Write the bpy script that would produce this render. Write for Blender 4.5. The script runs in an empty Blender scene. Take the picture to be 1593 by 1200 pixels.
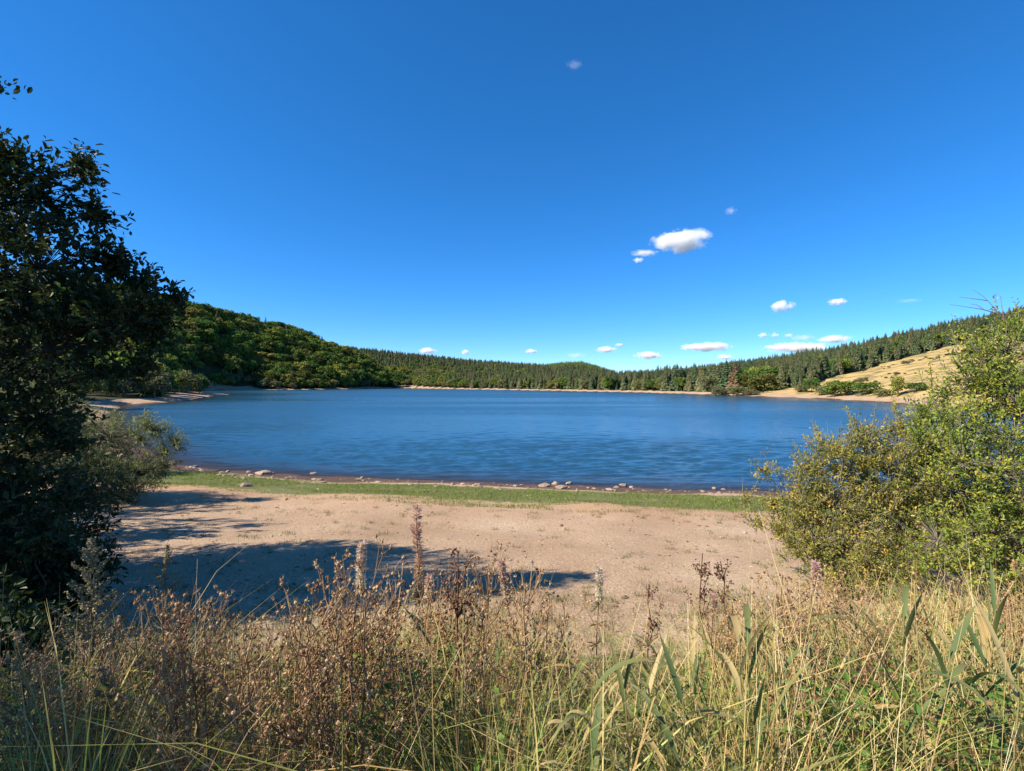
import bpy, math, random
import numpy as np
from mathutils import Vector, Matrix

random.seed(7)
RNG = np.random.default_rng(11)
S = bpy.context.scene
C = S.collection
PI = math.pi

# ------------------------------------------------------------------ camera
F, CX, HY = 780.0, 796.5, 597.0          # focal length in photo pixels, optical axis, horizon row
CAMZ = 5.0
cam = bpy.data.cameras.new('camera')
camo = bpy.data.objects.new('camera', cam)
C.objects.link(camo)
cam.sensor_fit = 'HORIZONTAL'
cam.sensor_width = 36.0
cam.lens = 36.0 * F / 1593.0
cam.clip_start = 0.05
cam.clip_end = 90000.0
camo.location = (0, 0, CAMZ)
camo.rotation_euler = (math.radians(90.0 - 0.22), 0, 0)
S.camera = camo

# ------------------------------------------------------------------ light
SUN_EL, SUN_BACK = 41.0, 20.0            # elevation; the sun stands to the left, a little behind the camera
ce, se = math.cos(math.radians(SUN_EL)), math.sin(math.radians(SUN_EL))
SUNV = Vector((-math.cos(math.radians(SUN_BACK)) * ce, -math.sin(math.radians(SUN_BACK)) * ce, se))
W = bpy.data.worlds.new('World')
S.world = W
W.use_nodes = True
wn = W.node_tree.nodes
wl = W.node_tree.links
bg = wn['Background']
sky = wn.new('ShaderNodeTexSky')
sky.sky_type = 'NISHITA'
sky.sun_disc = False
sky.sun_elevation = math.radians(SUN_EL)
sky.sun_rotation = math.atan2(SUNV.x, SUNV.y)
sky.altitude = 3000.0
sky.air_density = 1.0
sky.dust_density = 0.0
sky.ozone_density = 10.0
hs = wn.new('ShaderNodeHueSaturation')
hs.inputs['Saturation'].default_value = 1.2
hs.inputs['Value'].default_value = 0.88
gm = wn.new('ShaderNodeGamma')
gm.inputs[1].default_value = 0.88
wl.new(sky.outputs[0], gm.inputs[0])
wl.new(gm.outputs[0], hs.inputs['Color'])
wl.new(hs.outputs[0], bg.inputs['Color'])
bg.inputs['Strength'].default_value = 0.15

sun = bpy.data.lights.new('sun', 'SUN')
sun.energy = 5.0
sun.angle = math.radians(0.53)
sun.color = (1.0, 0.90, 0.76)
suno = bpy.data.objects.new('sun', sun)
C.objects.link(suno)
suno.rotation_euler = SUNV.to_track_quat('Z', 'Y').to_euler()
suno.location = (-60, -20, 60)

S.render.engine = 'CYCLES'
S.view_settings.view_transform = 'Standard'
S.view_settings.look = 'None'
S.view_settings.exposure = 1.0
S.view_settings.gamma = 1.0
S.view_settings.use_curve_mapping = False
S.cycles.max_bounces = 14
S.cycles.diffuse_bounces = 3
S.cycles.glossy_bounces = 3
S.cycles.transmission_bounces = 4
S.cycles.transparent_max_bounces = 8
S.cycles.volume_bounces = 12
S.cycles.use_denoising = True

# ------------------------------------------------------------------ helpers
def tag(o, label=None, cat=None, group=None, kind=None):
    if label: o['label'] = label
    if cat: o['category'] = cat
    if group: o['group'] = group
    if kind: o['kind'] = kind
    return o

def np_mesh(name, V, T=None, Q=None, mats=(), mi=None, col=None, attrs=None, smooth=False):
    V = np.asarray(V, np.float32).reshape(-1, 3)
    T = np.zeros((0, 3), np.int32) if T is None or len(T) == 0 else np.asarray(T, np.int32)
    Q = np.zeros((0, 4), np.int32) if Q is None or len(Q) == 0 else np.asarray(Q, np.int32)
    me = bpy.data.meshes.new(name)
    me.vertices.add(len(V))
    me.vertices.foreach_set('co', V.ravel())
    loops = np.concatenate([Q.ravel(), T.ravel()]).astype(np.int32)
    starts = np.concatenate([np.arange(len(Q)) * 4, len(Q) * 4 + np.arange(len(T)) * 3]).astype(np.int32)
    me.loops.add(len(loops))
    me.loops.foreach_set('vertex_index', loops)
    me.polygons.add(len(starts))
    me.polygons.foreach_set('loop_start', starts)
    for m in mats: me.materials.append(m)
    if mi is not None: me.polygons.foreach_set('material_index', np.asarray(mi, np.int32))
    me.polygons.foreach_set('use_smooth', np.full(len(starts), smooth, bool))
    me.update(calc_edges=True)
    if col is not None:
        a = me.attributes.new('col', 'FLOAT_COLOR', 'POINT')
        c = np.ones((len(V), 4), np.float32)
        c[:, :3] = col
        a.data.foreach_set('color', c.ravel())
    for k, v in (attrs or {}).items():
        a = me.attributes.new(k, 'FLOAT', 'POINT')
        a.data.foreach_set('value', np.asarray(v, np.float32))
    return me

def obj(name, me, parent=None, loc=None):
    o = bpy.data.objects.new(name, me)
    C.objects.link(o)
    if parent is not None: o.parent = parent
    if loc is not None: o.location = loc
    return o

def empty(name, loc=(0, 0, 0), rz=0.0, sc=1.0):
    o = bpy.data.objects.new(name, None)
    C.objects.link(o)
    o.empty_display_size = 0.1
    o.location = loc
    o.rotation_euler = (0, 0, rz)
    o.scale = (sc, sc, sc)
    return o

class Geo:
    """collects vertices, triangles, quads and vertex colours of one part"""
    def __init__(s): s.V, s.T, s.Q, s.c, s.n = [], [], [], [], 0
    def add(s, V, T=None, Q=None, col=(1, 1, 1)):
        V = np.asarray(V, np.float32).reshape(-1, 3)
        s.V.append(V)
        if T is not None and len(T): s.T.append(np.asarray(T) + s.n)
        if Q is not None and len(Q): s.Q.append(np.asarray(Q) + s.n)
        col = np.asarray(col, np.float32)
        s.c.append(np.broadcast_to(col, (len(V), 3)) if col.ndim == 1 else col)
        s.n += len(V)
        return s
    def mesh(s, name, mat, smooth=False):
        return np_mesh(name, np.concatenate(s.V), np.concatenate(s.T) if s.T else None,
                       np.concatenate(s.Q) if s.Q else None, [mat], col=np.concatenate(s.c), smooth=smooth)

def unit(v):
    return v / np.maximum(np.linalg.norm(v, axis=-1, keepdims=True), 1e-9)

def rand_unit(n, rng=RNG):
    return unit(rng.normal(size=(n, 3)))

def tubes(P, R, s=4):
    P = np.asarray(P, np.float32); R = np.asarray(R, np.float32)
    if P.ndim == 2: P = P[None]; R = R[None]
    n, k, _ = P.shape
    t = unit(np.gradient(P, axis=1))
    ref = np.broadcast_to(np.array([0.31, 0.93, 0.17], np.float32), t.shape)
    a = unit(np.cross(t, ref)); b = np.cross(t, a)
    ang = np.arange(s) * 2 * PI / s
    V = P[:, :, None] + R[:, :, None, None] * (a[:, :, None] * np.cos(ang)[:, None] + b[:, :, None] * np.sin(ang)[:, None])
    base = (np.arange(n) * k * s)[:, None, None]
    i = (np.arange(k - 1) * s)[None, :, None]
    j = np.arange(s)[None, None]; j2 = (j + 1) % s
    q = np.stack([base + i + j, base + i + j2, base + i + s + j2, base + i + s + j], -1).reshape(-1, 4)
    return V.reshape(-1, 3), q

def leaves6(pos, axis, nrm, L, Wd, fold=0.15):
    """oval leaves of two folded quads; pos is the leaf base"""
    n = len(pos)
    axis = unit(axis); side = unit(np.cross(axis, nrm)); nrm = np.cross(side, axis)
    L = np.broadcast_to(L, (n,))[:, None]; Wd = np.broadcast_to(Wd, (n,))[:, None]
    def p(u, v, w): return pos + axis * L * u + side * Wd * v + nrm * Wd * w
    V = np.stack([p(0, 0, 0), p(.28, -.42, fold), p(.68, -.40, fold), p(1, 0, -fold), p(.68, .40, fold), p(.28, .42, fold)], 1)
    b = (np.arange(n) * 6)[:, None]
    Q = np.concatenate([b + np.array([[0, 3, 2, 1]]), b + np.array([[0, 5, 4, 3]])])
    return V.reshape(-1, 3), Q

def blades(base, az, h, bend, w, k=4, droop=0.25, tw=None):
    """grass blades: ribbons that curve over; base (n,3)"""
    n = len(base)
    t = np.linspace(0, 1, k + 1)[None, :, None]
    d = np.stack([np.cos(az), np.sin(az), np.zeros(n)], -1)[:, None]
    tw = az + PI / 2 if tw is None else tw
    sd = np.stack([np.cos(tw), np.sin(tw), np.zeros(n)], -1)[:, None]
    h_ = h[:, None, None]; b_ = bend[:, None, None]
    c = base[:, None] + d * h_ * b_ * t ** 2
    c[:, :, 2] += (h[:, None] * (t[..., 0] - droop * np.clip(bend, 0, 2)[:, None] * t[..., 0] ** 3))
    prof = np.clip((1 - t) ** 0.7, 0.06, 1) * (0.55 + 0.45 * np.minimum(1, t * 4))
    o = sd * (w[:, None, None] * 0.5 * prof)
    V = np.stack([c - o, c + o], 2).reshape(-1, 3)
    b0 = (np.arange(n) * (k + 1) * 2)[:, None, None]
    i = (np.arange(k) * 2)[None, :, None]
    Q = (b0 + i + np.array([0, 1, 3, 2])[None, None]).reshape(-1, 4)
    return V, Q

def rep(c, m): return np.repeat(c, m, axis=0)

def ico(sub=1):
    import bmesh
    bm = bmesh.new()
    bmesh.ops.create_icosphere(bm, subdivisions=sub, radius=1.0)
    V = np.array([v.co[:] for v in bm.verts], np.float32)
    T = np.array([[v.index for v in f.verts] for f in bm.faces], np.int32)
    bm.free()
    return V, T

def vnoise(x, y, seed=0):
    x = np.asarray(x, float); y = np.asarray(y, float)
    xi, yi = np.floor(x).astype(np.int64), np.floor(y).astype(np.int64)
    fx, fy = x - xi, y - yi
    fx, fy = fx * fx * (3 - 2 * fx), fy * fy * (3 - 2 * fy)
    def h(a, b):
        n = (a * 374761393 + b * 668265263 + seed * 974711) & 0x7fffffff
        n = ((n ^ (n >> 13)) * 1274126177) & 0x7fffffff
        return ((n ^ (n >> 16)) & 0xffff) / 65535.0
    return (h(xi, yi) * (1 - fx) + h(xi + 1, yi) * fx) * (1 - fy) + (h(xi, yi + 1) * (1 - fx) + h(xi + 1, yi + 1) * fx) * fy

def fbm(x, y, o=4, seed=0):
    s, a, t = 0, 1.0, 0
    for i in range(o):
        s = s + a * vnoise(x * 2 ** i, y * 2 ** i, seed + i); t += a; a *= 0.5
    return s / t

def sst(a, b, x):
    t = np.clip((x - a) / (b - a), 0, 1)
    return t * t * (3 - 2 * t)

# ------------------------------------------------------------------ materials
def new_mat(name):
    m = bpy.data.materials.new(name)
    m.use_nodes = True
    n = m.node_tree.nodes
    return m, n, m.node_tree.links, n['Principled BSDF'], n['Material Output']

def nd(n, t, **kw):
    x = n.new(t)
    for k, v in kw.items(): setattr(x, k, v)
    return x

def noise(n, l, vec, scale, detail=4, rough=0.55, lac=2.0):
    x = n.new('ShaderNodeTexNoise')
    x.inputs['Scale'].default_value = scale; x.inputs['Detail'].default_value = detail
    x.inputs['Roughness'].default_value = rough; x.inputs['Lacunarity'].default_value = lac
    if vec is not None: l.new(vec, x.inputs['Vector'])
    return x.outputs['Fac']

def ramp(n, l, fac, stops):
    r = n.new('ShaderNodeValToRGB')
    e = r.color_ramp.elements
    while len(e) < len(stops): e.new(0.5)
    for q, (p, c) in zip(e, stops):
        q.position = p; q.color = (*c, 1) if not isinstance(c, float) else (c, c, c, 1)
    if fac is not None: l.new(fac, r.inputs[0])
    return r.outputs[0]

def mixc(n, l, fac, a, b, mode='MIX'):
    x = n.new('ShaderNodeMix'); x.data_type = 'RGBA'; x.blend_type = mode
    for s, v in ((x.inputs[0], fac), (x.inputs[6], a), (x.inputs[7], b)):
        if hasattr(v, 'links'): l.new(v, s)
        else: s.default_value = v if isinstance(v, float) else (*v, 1)
    return x.outputs[2]

def mth(n, l, op, a, b=None, clamp=False):
    x = n.new('ShaderNodeMath'); x.operation = op; x.use_clamp = clamp
    for s, v in ((x.inputs[0], a), (x.inputs[1], b)):
        if v is None: continue
        if hasattr(v, 'links'): l.new(v, s)
        else: s.default_value = v
    return x.outputs[0]

def veg_mat(name, trans=0.3, rough=0.55, spec=0.3, ramp_stops=None, nscale=None):
    """foliage: colour from the 'col' attribute, or from a ramp over the object's random number"""
    m, n, l, p, out = new_mat(name)
    a = nd(n, 'ShaderNodeAttribute', attribute_name='col')
    colr = a.outputs['Color']
    if ramp_stops:
        oi = n.new('ShaderNodeObjectInfo')
        colr = mixc(n, l, 1.0, ramp(n, l, oi.outputs['Random'], ramp_stops), colr, 'MULTIPLY')
    if nscale:
        tc = n.new('ShaderNodeTexCoord')
        nz = ramp(n, l, noise(n, l, tc.outputs['Object'], nscale, 3), [(0.3, (.72, .72, .70)), (0.7, (1.25, 1.22, 1.15))])
        colr = mixc(n, l, 1.0, colr, nz, 'MULTIPLY')
    l.new(colr, p.inputs['Base Color'])
    p.inputs['Roughness'].default_value = rough
    p.inputs['Specular IOR Level'].default_value = spec
    if trans > 0:
        t = n.new('ShaderNodeBsdfTranslucent')
        l.new(mixc(n, l, 1.0, colr, (1.25, 1.3, 0.8), 'MULTIPLY'), t.inputs['Color'])
        mx = n.new('ShaderNodeMixShader'); mx.inputs[0].default_value = trans
        l.new(p.outputs[0], mx.inputs[1]); l.new(t.outputs[0], mx.inputs[2])
        l.new(mx.outputs[0], out.inputs['Surface'])
    return m

M_LEAF = veg_mat('leaf', 0.36, 0.5, 0.35)
M_DARKLEAF = veg_mat('tree_leaf', 0.16, 0.5, 0.25)
M_GRASS = veg_mat('grass_blade', 0.28, 0.6, 0.25)
M_DRY = veg_mat('dry_stalk', 0.10, 0.8, 0.1)
M_FLUFF = veg_mat('seed_fluff', 0.4, 0.9, 0.0)
M_BARK = veg_mat('bark', 0.0, 0.9, 0.1, nscale=9.0)
M_BROAD = veg_mat('broadleaf_crown', 0.15, 0.7, 0.1, [(0.0, (0.065, 0.125, 0.030)), (0.3, (0.100, 0.164, 0.032)), (0.55, (0.144, 0.198, 0.034)), (0.8, (0.193, 0.220, 0.041)), (1.0, (0.243, 0.209, 0.057))])
M_WILLOWF = veg_mat('willow_crown', 0.15, 0.7, 0.1, [(0.0, (0.127, 0.141, 0.067)), (0.5, (0.171, 0.164, 0.081)), (1.0, (0.171, 0.186, 0.059))])
M_YELLOWF = veg_mat('turning_crown', 0.15, 0.7, 0.1, [(0.0, (0.096, 0.115, 0.030)), (1.0, (0.131, 0.137, 0.034))])
M_CONIF = veg_mat('conifer_needles', 0.05, 0.8, 0.1, [(0.0, (0.058, 0.092, 0.043)), (0.35, (0.084, 0.112, 0.050)), (0.7, (0.116, 0.130, 0.058)), (1.0, (0.147, 0.137, 0.066))])
M_LARCH = veg_mat('larch_needles', 0.1, 0.8, 0.1, [(0.0, (0.100, 0.153, 0.039)), (1.0, (0.137, 0.169, 0.048))])
M_RUSTC = veg_mat('rusty_needles', 0.05, 0.8, 0.1, [(0.0, (0.130, 0.081, 0.044)), (1.0, (0.143, 0.091, 0.047))])

def ground_mat():
    m, n, l, p, out = new_mat('ground')
    tc = n.new('ShaderNodeTexCoord'); v = tc.outputs['Object']
    def at(k): return nd(n, 'ShaderNodeAttribute', attribute_name=k).outputs['Fac']
    big = noise(n, l, v, 0.35, 5)
    mid = noise(n, l, v, 3.0, 5, 0.65)
    fine = noise(n, l, v, 38.0, 4, 0.7)
    vor = nd(n, 'ShaderNodeTexVoronoi'); vor.inputs['Scale'].default_value = 26.0; l.new(v, vor.inputs['Vector'])
    sand = ramp(n, l, big, [(0.32, (.325, .220, .136)), (0.52, (.390, .274, .176)), (0.70, (.445, .328, .222))])
    sand = mixc(n, l, 0.65, sand, ramp(n, l, fine, [(0.30, (.45, .42, .40)), (0.5, (1., 1., 1.)), (0.72, (1.45, 1.45, 1.42))]), 'MULTIPLY')
    sand = mixc(n, l, 0.35, sand, ramp(n, l, vor.outputs['Color'], [(0.2, (.55, .52, .50)), (0.6, (1.05, 1.02, 1.0)), (0.9, (1.5, 1.5, 1.45))]), 'MULTIPLY')
    sand = mixc(n, l, at('red'), sand, mixc(n, l, 0.6, (.40, .215, .105), sand), 'MIX')
    def edge(k, lo=0.42, hi=0.58, nz=mid, amt=0.9):
        s = mth(n, l, 'ADD', at(k), mth(n, l, 'MULTIPLY', mth(n, l, 'SUBTRACT', nz, 0.5), amt))
        r = n.new('ShaderNodeMapRange'); r.inputs['From Min'].default_value = lo; r.inputs['From Max'].default_value = hi
        l.new(s, r.inputs['Value']); return r.outputs['Result']
    grass = ramp(n, l, mid, [(0.3, (.060, .085, .022)), (0.55, (.095, .125, .030)), (0.75, (.190, .165, .070))])
    c = mixc(n, l, mth(n, l, 'MULTIPLY', edge('wg'), 0.85), sand, grass)
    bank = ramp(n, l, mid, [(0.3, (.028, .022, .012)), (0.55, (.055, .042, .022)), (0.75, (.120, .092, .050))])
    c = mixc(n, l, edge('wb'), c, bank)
    mp = n.new('ShaderNodeMapping'); mp.inputs['Scale'].default_value = (0.8, 1.5, 1.5); mp.inputs['Rotation'].default_value = (0, 0, 0.5); l.new(v, mp.inputs['Vector'])
    st = noise(n, l, mp.outputs[0], 0.16, 6, 0.68)
    mead = ramp(n, l, st, [(0.34, (.085, .090, .030)), (0.43, (.220, .175, .070)), (0.50, (.400, .280, .112)), (0.62, (.450, .320, .135)), (0.75, (.330, .245, .100))])
    c = mixc(n, l, edge('wm', 0.46, 0.54, big, 0.3), c, mead)
    forest = ramp(n, l, big, [(0.3, (.022, .030, .012)), (0.7, (.048, .050, .020))])
    c = mixc(n, l, edge('wf', 0.45, 0.55, big, 0.3), c, forest)
    wet = edge('ww', 0.40, 0.60, mid, 0.35)
    c = mixc(n, l, wet, c, mixc(n, l, 1.0, c, (.30, .24, .19), 'MULTIPLY'))
    l.new(c, p.inputs['Base Color'])
    r = n.new('ShaderNodeMapRange'); r.inputs['To Min'].default_value = 0.95; r.inputs['To Max'].default_value = 0.55
    l.new(wet, r.inputs['Value']); l.new(r.outputs[0], p.inputs['Roughness'])
    p.inputs['Specular IOR Level'].default_value = 0.2
    b = n.new('ShaderNodeBump'); b.inputs['Strength'].default_value = 0.8; b.inputs['Distance'].default_value = 0.05
    hgt = mth(n, l, 'ADD', mth(n, l, 'MULTIPLY', fine, 0.45), mth(n, l, 'ADD', mth(n, l, 'MULTIPLY', mid, 0.5), mth(n, l, 'MULTIPLY', vor.outputs['Distance'], -0.25)))
    l.new(hgt, b.inputs['Height']); l.new(b.outputs[0], p.inputs['Normal'])
    return m
M_GROUND = ground_mat()

def water_mat():
    m, n, l, p, out = new_mat('lake_water')
    tc = n.new('ShaderNodeTexCoord'); v = tc.outputs['Object']
    dep = nd(n, 'ShaderNodeAttribute', attribute_name='depth').outputs['Fac']
    # the larger ripples are in the mesh; only the finest ones are bump and gloss
    mp = n.new('ShaderNodeMapping'); mp.inputs['Scale'].default_value = (0.7, 1.5, 1); l.new(v, mp.inputs['Vector'])
    b = n.new('ShaderNodeBump'); b.inputs['Distance'].default_value = 0.03; b.inputs['Strength'].default_value = 0.6
    l.new(noise(n, l, mp.outputs[0], 3.2, 3, 0.6), b.inputs['Height'])
    body = mixc(n, l, ramp(n, l, dep, [(0.0, 0.0), (0.22, 1.0)]), (.040, .050, .060), (.018, .066, .116))
    l.new(body, p.inputs['Base Color'])
    l.new(nd(n, 'ShaderNodeAttribute', attribute_name='rough').outputs['Fac'], p.inputs['Roughness'])
    p.inputs['IOR'].default_value = 1.333
    l.new(b.outputs[0], p.inputs['Normal'])
    tr = n.new('ShaderNodeBsdfTransparent'); tr.inputs['Color'].default_value = (.75, .72, .62, 1)
    mx = n.new('ShaderNodeMixShader')
    l.new(ramp(n, l, dep, [(0.0, 0.25), (0.10, 0.75), (0.35, 1.0)]), mx.inputs[0])
    l.new(tr.outputs[0], mx.inputs[1]); l.new(p.outputs[0], mx.inputs[2])
    l.new(mx.outputs[0], out.inputs['Surface'])
    return m
M_WATER = water_mat()

def rock_mat(name, stops):
    m, n, l, p, out = new_mat(name)
    tc = n.new('ShaderNodeTexCoord'); oi = n.new('ShaderNodeObjectInfo')
    nz = noise(n, l, tc.outputs['Object'], 4.0, 6, 0.65)
    c = ramp(n, l, nz, stops)
    c = mixc(n, l, 1.0, c, ramp(n, l, oi.outputs['Random'], [(0, (.72, .70, .68)), (1, (1.15, 1.12, 1.08))]), 'MULTIPLY')
    l.new(c, p.inputs['Base Color']); p.inputs['Roughness'].default_value = 0.9
    b = n.new('ShaderNodeBump'); b.inputs['Strength'].default_value = 0.6; b.inputs['Distance'].default_value = 0.05
    l.new(nz, b.inputs['Height']); l.new(b.outputs[0], p.inputs['Normal'])
    return m
M_ROCK = rock_mat('pale_rock', [(0.3, (.160, .115, .082)), (0.5, (.310, .240, .178)), (0.7, (.420, .350, .275))])
M_PEB = veg_mat('pebble', 0.0, 0.9, 0.15)

# ------------------------------------------------------------------ terrain
def px_pt(px, py):
    d = CAMZ * F / (py - HY)
    return ((px - CX) / F * d, d)

LAKE = [(26, 21.5), (17, 22.4), (10.5, 23.2), (2.3, 24.4), (-6.5, 25.8), (-13, 27.6), (-19, 30.2), (-27, 37), (-44, 55), (-68, 84)]
LAKE += [px_pt(*q) for q in [(195, 630), (250, 627), (300, 621), (322, 617)]]
LAKE += [(-128, 224), (-150, 245), (-195, 290), (-222, 345), (-215, 392), (-183, 408), (-165, 432), (-150, 480), (-132, 540), (-118, 556)]
LAKE += [(-104, 535), (-62, 470), (-19, 410), (24, 354), (59, 300), (82, 252), (98, 190), (102, 156), (95, 115), (84, 80), (62, 45), (40, 27)]
def smooth_poly(P, m=5):
    P = np.array(P, float); n = len(P); o = []
    for i in range(n):
        a, b, c, d = P[i - 1], P[i], P[(i + 1) % n], P[(i + 2) % n]
        for k in range(m):
            t = k / m
            o.append(.5 * ((2 * b) + (c - a) * t + (2 * a - 5 * b + 4 * c - d) * t * t + (3 * b - a - 3 * c + d) * t ** 3))
    return np.array(o)
LP = smooth_poly(LAKE)

def sdist(X, Y):
    """signed distance to the lake's edge, positive on land"""
    X = np.asarray(X, float); Y = np.asarray(Y, float)
    sh = X.shape; x = X.ravel(); y = Y.ravel()
    best = np.full(x.shape, 1e18); inside = np.zeros(x.shape, bool)
    for i in range(len(LP)):
        ax, ay = LP[i]; bx, by = LP[(i + 1) % len(LP)]
        dx, dy = bx - ax, by - ay
        t = np.clip(((x - ax) * dx + (y - ay) * dy) / (dx * dx + dy * dy + 1e-12), 0, 1)
        best = np.minimum(best, (x - ax - t * dx) ** 2 + (y - ay - t * dy) ** 2)
        if ay != by:
            c = ((ay > y) != (by > y)) & (x < (bx - ax) * (y - ay) / (by - ay) + ax)
            inside ^= c
    d = np.sqrt(best)
    wob = (fbm(x * .45, y * .45, 3, 55) - .5) * 1.3 + (fbm(x * .06, y * .06, 2, 56) - .5) * np.clip(y * .03, 0, 6)
    return (np.where(inside, -d, d) + wob).reshape(sh)

def tab(px, *pairs):
    a = np.array(pairs, float)
    return np.interp(px, a[:, 0], a[:, 1])

def hills(X, Y):
    px = np.clip(CX + F * X / np.maximum(Y, 1.0), -900, 2600)
    SL = tab(px, (-900, 120), (0, 190), (200, 290), (300, 335), (400, 400), (450, 420), (520, 455), (600, 535), (640, 560))
    DL = tab(px, (-900, 330), (0, 400), (200, 430), (300, 450), (400, 515), (450, 550), (520, 570), (600, 590), (640, 600))
    ZL = tab(px, (-900, 80), (0, 78), (200, 74), (300, 64), (345, 62), (400, 57), (450, 54), (520, 38), (560, 27), (600, 7), (618, 0), (700, 0))
    t = np.clip((Y - SL) / (DL - SL), 0, 1)
    hl = ZL * (0.35 * t + 0.65 * t * t * (3 - 2 * t)) - np.clip(Y - DL, 0, 1e9) * 0.10
    SB = tab(px, (300, 600), (560, 590), (640, 535), (760, 425), (850, 372), (950, 318), (1050, 270))
    DB = tab(px, (300, 900), (560, 800), (640, 790), (760, 760), (850, 700), (950, 620), (1000, 580), (1050, 560))
    ZB = tab(px, (300, 65), (480, 62), (560, 53), (640, 43), (750, 29), (850, 20), (880, 22), (905, 22), (940, 12), (960, 5), (1000, 0), (1100, 0))
    t = np.clip((Y - SB) / (DB - SB), 0, 1)
    hb = ZB * (0.6 * t + 0.4 * t * t * (3 - 2 * t)) - np.clip(Y - DB, 0, 1e9) * 0.04
    SR = tab(px, (900, 330), (1050, 270), (1200, 205), (1300, 166), (1430, 124), (1593, 108), (2600, 75))
    DR = tab(px, (900, 640), (1050, 550), (1100, 500), (1200, 450), (1300, 420), (1400, 400), (1593, 400), (2600, 380))
    ZR = tab(px, (900, 0), (960, 4), (1050, 7), (1100, 11), (1200, 18), (1300, 24), (1400, 34), (1500, 44), (1593, 54), (2000, 70), (2600, 80))
    t = np.clip((Y - SR) / (DR - SR), 0, 1)
    hr = ZR * (0.75 * t + 0.25 * t * t * (3 - 2 * t)) - np.clip(Y - DR, 0, 1e9) * 0.05
    return np.maximum(np.maximum(hl, hb), np.maximum(hr, 0.0)) * sst(60, 110, Y)

EY = np.array([-3, 0, 1, 2, 3, 4, 5, 6, 8, 30]); EZ = np.array([1.55, 1.50, 1.34, 1.05, .74, .46, .28, .16, 0, 0])
def ground_z(X, Y, sd=None):
    X = np.asarray(X, float); Y = np.asarray(Y, float)
    if sd is None: sd = sdist(X, Y)
    land = np.interp(sd, [0, 1, 3, 6.5, 12.5, 17, 24, 60], [0, .10, .32, .68, 1.22, 1.72, 1.92, 2.3])
    land = land + np.interp(Y, EY, EZ) * sst(80, 30, np.abs(X))
    far = sst(60, 120, Y)
    fl = np.interp(sd, [0, 6, 14, 60], [0, .9, 1.5, 2.5])
    z = land * (1 - far) + fl * far + hills(X, Y) * sst(0, 14, sd)
    z = np.where(sd < 0, np.maximum(-5.0, sd * 0.10), z)
    near = sst(60, 30, Y)
    z = z + near * sst(.3, 3, sd) * ((fbm(X * .9, Y * .9, 4, 3) - .5) * .10 + (fbm(X * .22, Y * .22, 2, 9) - .5) * .18)
    z = z + (1 - near) * sst(2, 20, sd) * (fbm(X * .03, Y * .03, 3, 5) - .5) * 3.0
    return z
def gz(x, y): return float(ground_z(np.array([x]), np.array([y]))[0])

nx, ny = 430, 380
gx = 13 * np.sinh(np.linspace(-6.15, 6.15, nx)); gy = 12 + 14 * np.sinh(np.linspace(-3.7, 6.35, ny))
GX, GY = np.meshgrid(gx, gy)
GSD = sdist(GX, GY)
GZ = ground_z(GX, GY, GSD)
gi = (np.arange(ny - 1)[:, None] * nx + np.arange(nx - 1)[None]).ravel()
GQ = np.stack([gi, gi + 1, gi + nx + 1, gi + nx], -1)
PXG = np.where(GY > 1, CX + F * GX / np.maximum(GY, 1), 0)
def meadow_edge(px):     # distance at which the wood begins, along the right-hand slope
    return tab(px, (1150, 0), (1165, 224), (1200, 220), (1240, 213), (1262, 212), (1300, 230), (1400, 253), (1500, 272), (1600, 285), (2600, 290))
far = sst(45, 75, GY)
beach_w = np.where((PXG < 345) & (GY > 60), 5 + 6 * sst(150, 200, GY) * sst(240, 215, GY), 5.0)
wm = far * sst(5, 8, GSD) * (GY < meadow_edge(PXG)) * (PXG > 1150)
wf = far * sst(beach_w, beach_w + 3, GSD) * (1 - wm)
wg = (1 - far) * np.clip(sst(1.8, 2.6, GSD) * sst(7.4, 5.2, GSD) * 0.75 + .28 * sst(9.5, 7, GSD) * sst(1.8, 2.6, GSD) + .42 * sst(9.0, 6.0, GY) + 0.0, 0, 1)
wg = np.where(GX < -24, np.maximum(wg, .5 * (1 - far) * sst(3, 6, GSD)), wg)
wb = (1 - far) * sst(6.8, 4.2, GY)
ww = np.where(GY < 60, sst(2.0, 1.2, GSD), sst(1.6, .6, GSD) * .75)
red = (1 - far) * sst(5.5, 7.0, GSD) * sst(10.5, 7.5, GSD) * .8
gme = np_mesh('ground', np.stack([GX, GY, GZ], -1), Q=GQ, mats=[M_GROUND], smooth=True,
              attrs=dict(wg=wg.ravel(), wb=wb.ravel(), wm=wm.ravel(), wf=wf.ravel(), ww=ww.ravel(), red=red.ravel()))
tag(obj('ground', gme), kind='structure')

# the lake: a level sheet over the basin, the ground rises through it at the shore
ly1 = np.exp(np.arange(math.log(19.5), math.log(640), .0063)); lu1 = np.arange(-1.12, 1.16, .0070)
LU, ly = np.meshgrid(lu1, ly1); lx = LU * ly
lsd = sdist(lx, ly)
q = (np.arange(len(ly1) - 1)[:, None] * len(lu1) + np.arange(len(lu1) - 1)[None]).ravel()
keep = (lsd[:-1, :-1].ravel() < 3 + .03 * ly[:-1, :-1].ravel())
LQ = np.stack([q, q + 1, q + len(lu1) + 1, q + len(lu1)], -1)[keep]
depth = np.clip(-ground_z(lx, ly, lsd), 0, 5)
calm = .85 * sst(-70, -10, lsd) * sst(60, 150, ly) * sst(-50, -110, lx)
wind = np.clip(-.55 + 3.0 * fbm(lx * .008 + 3, ly * .030, 3, 41), .25, 1.3) * (1 - calm) * (.35 + .65 * sst(0, -7, lsd))
r = np.random.default_rng(8)
wz = np.zeros_like(lx); lost = np.zeros_like(lx)
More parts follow.
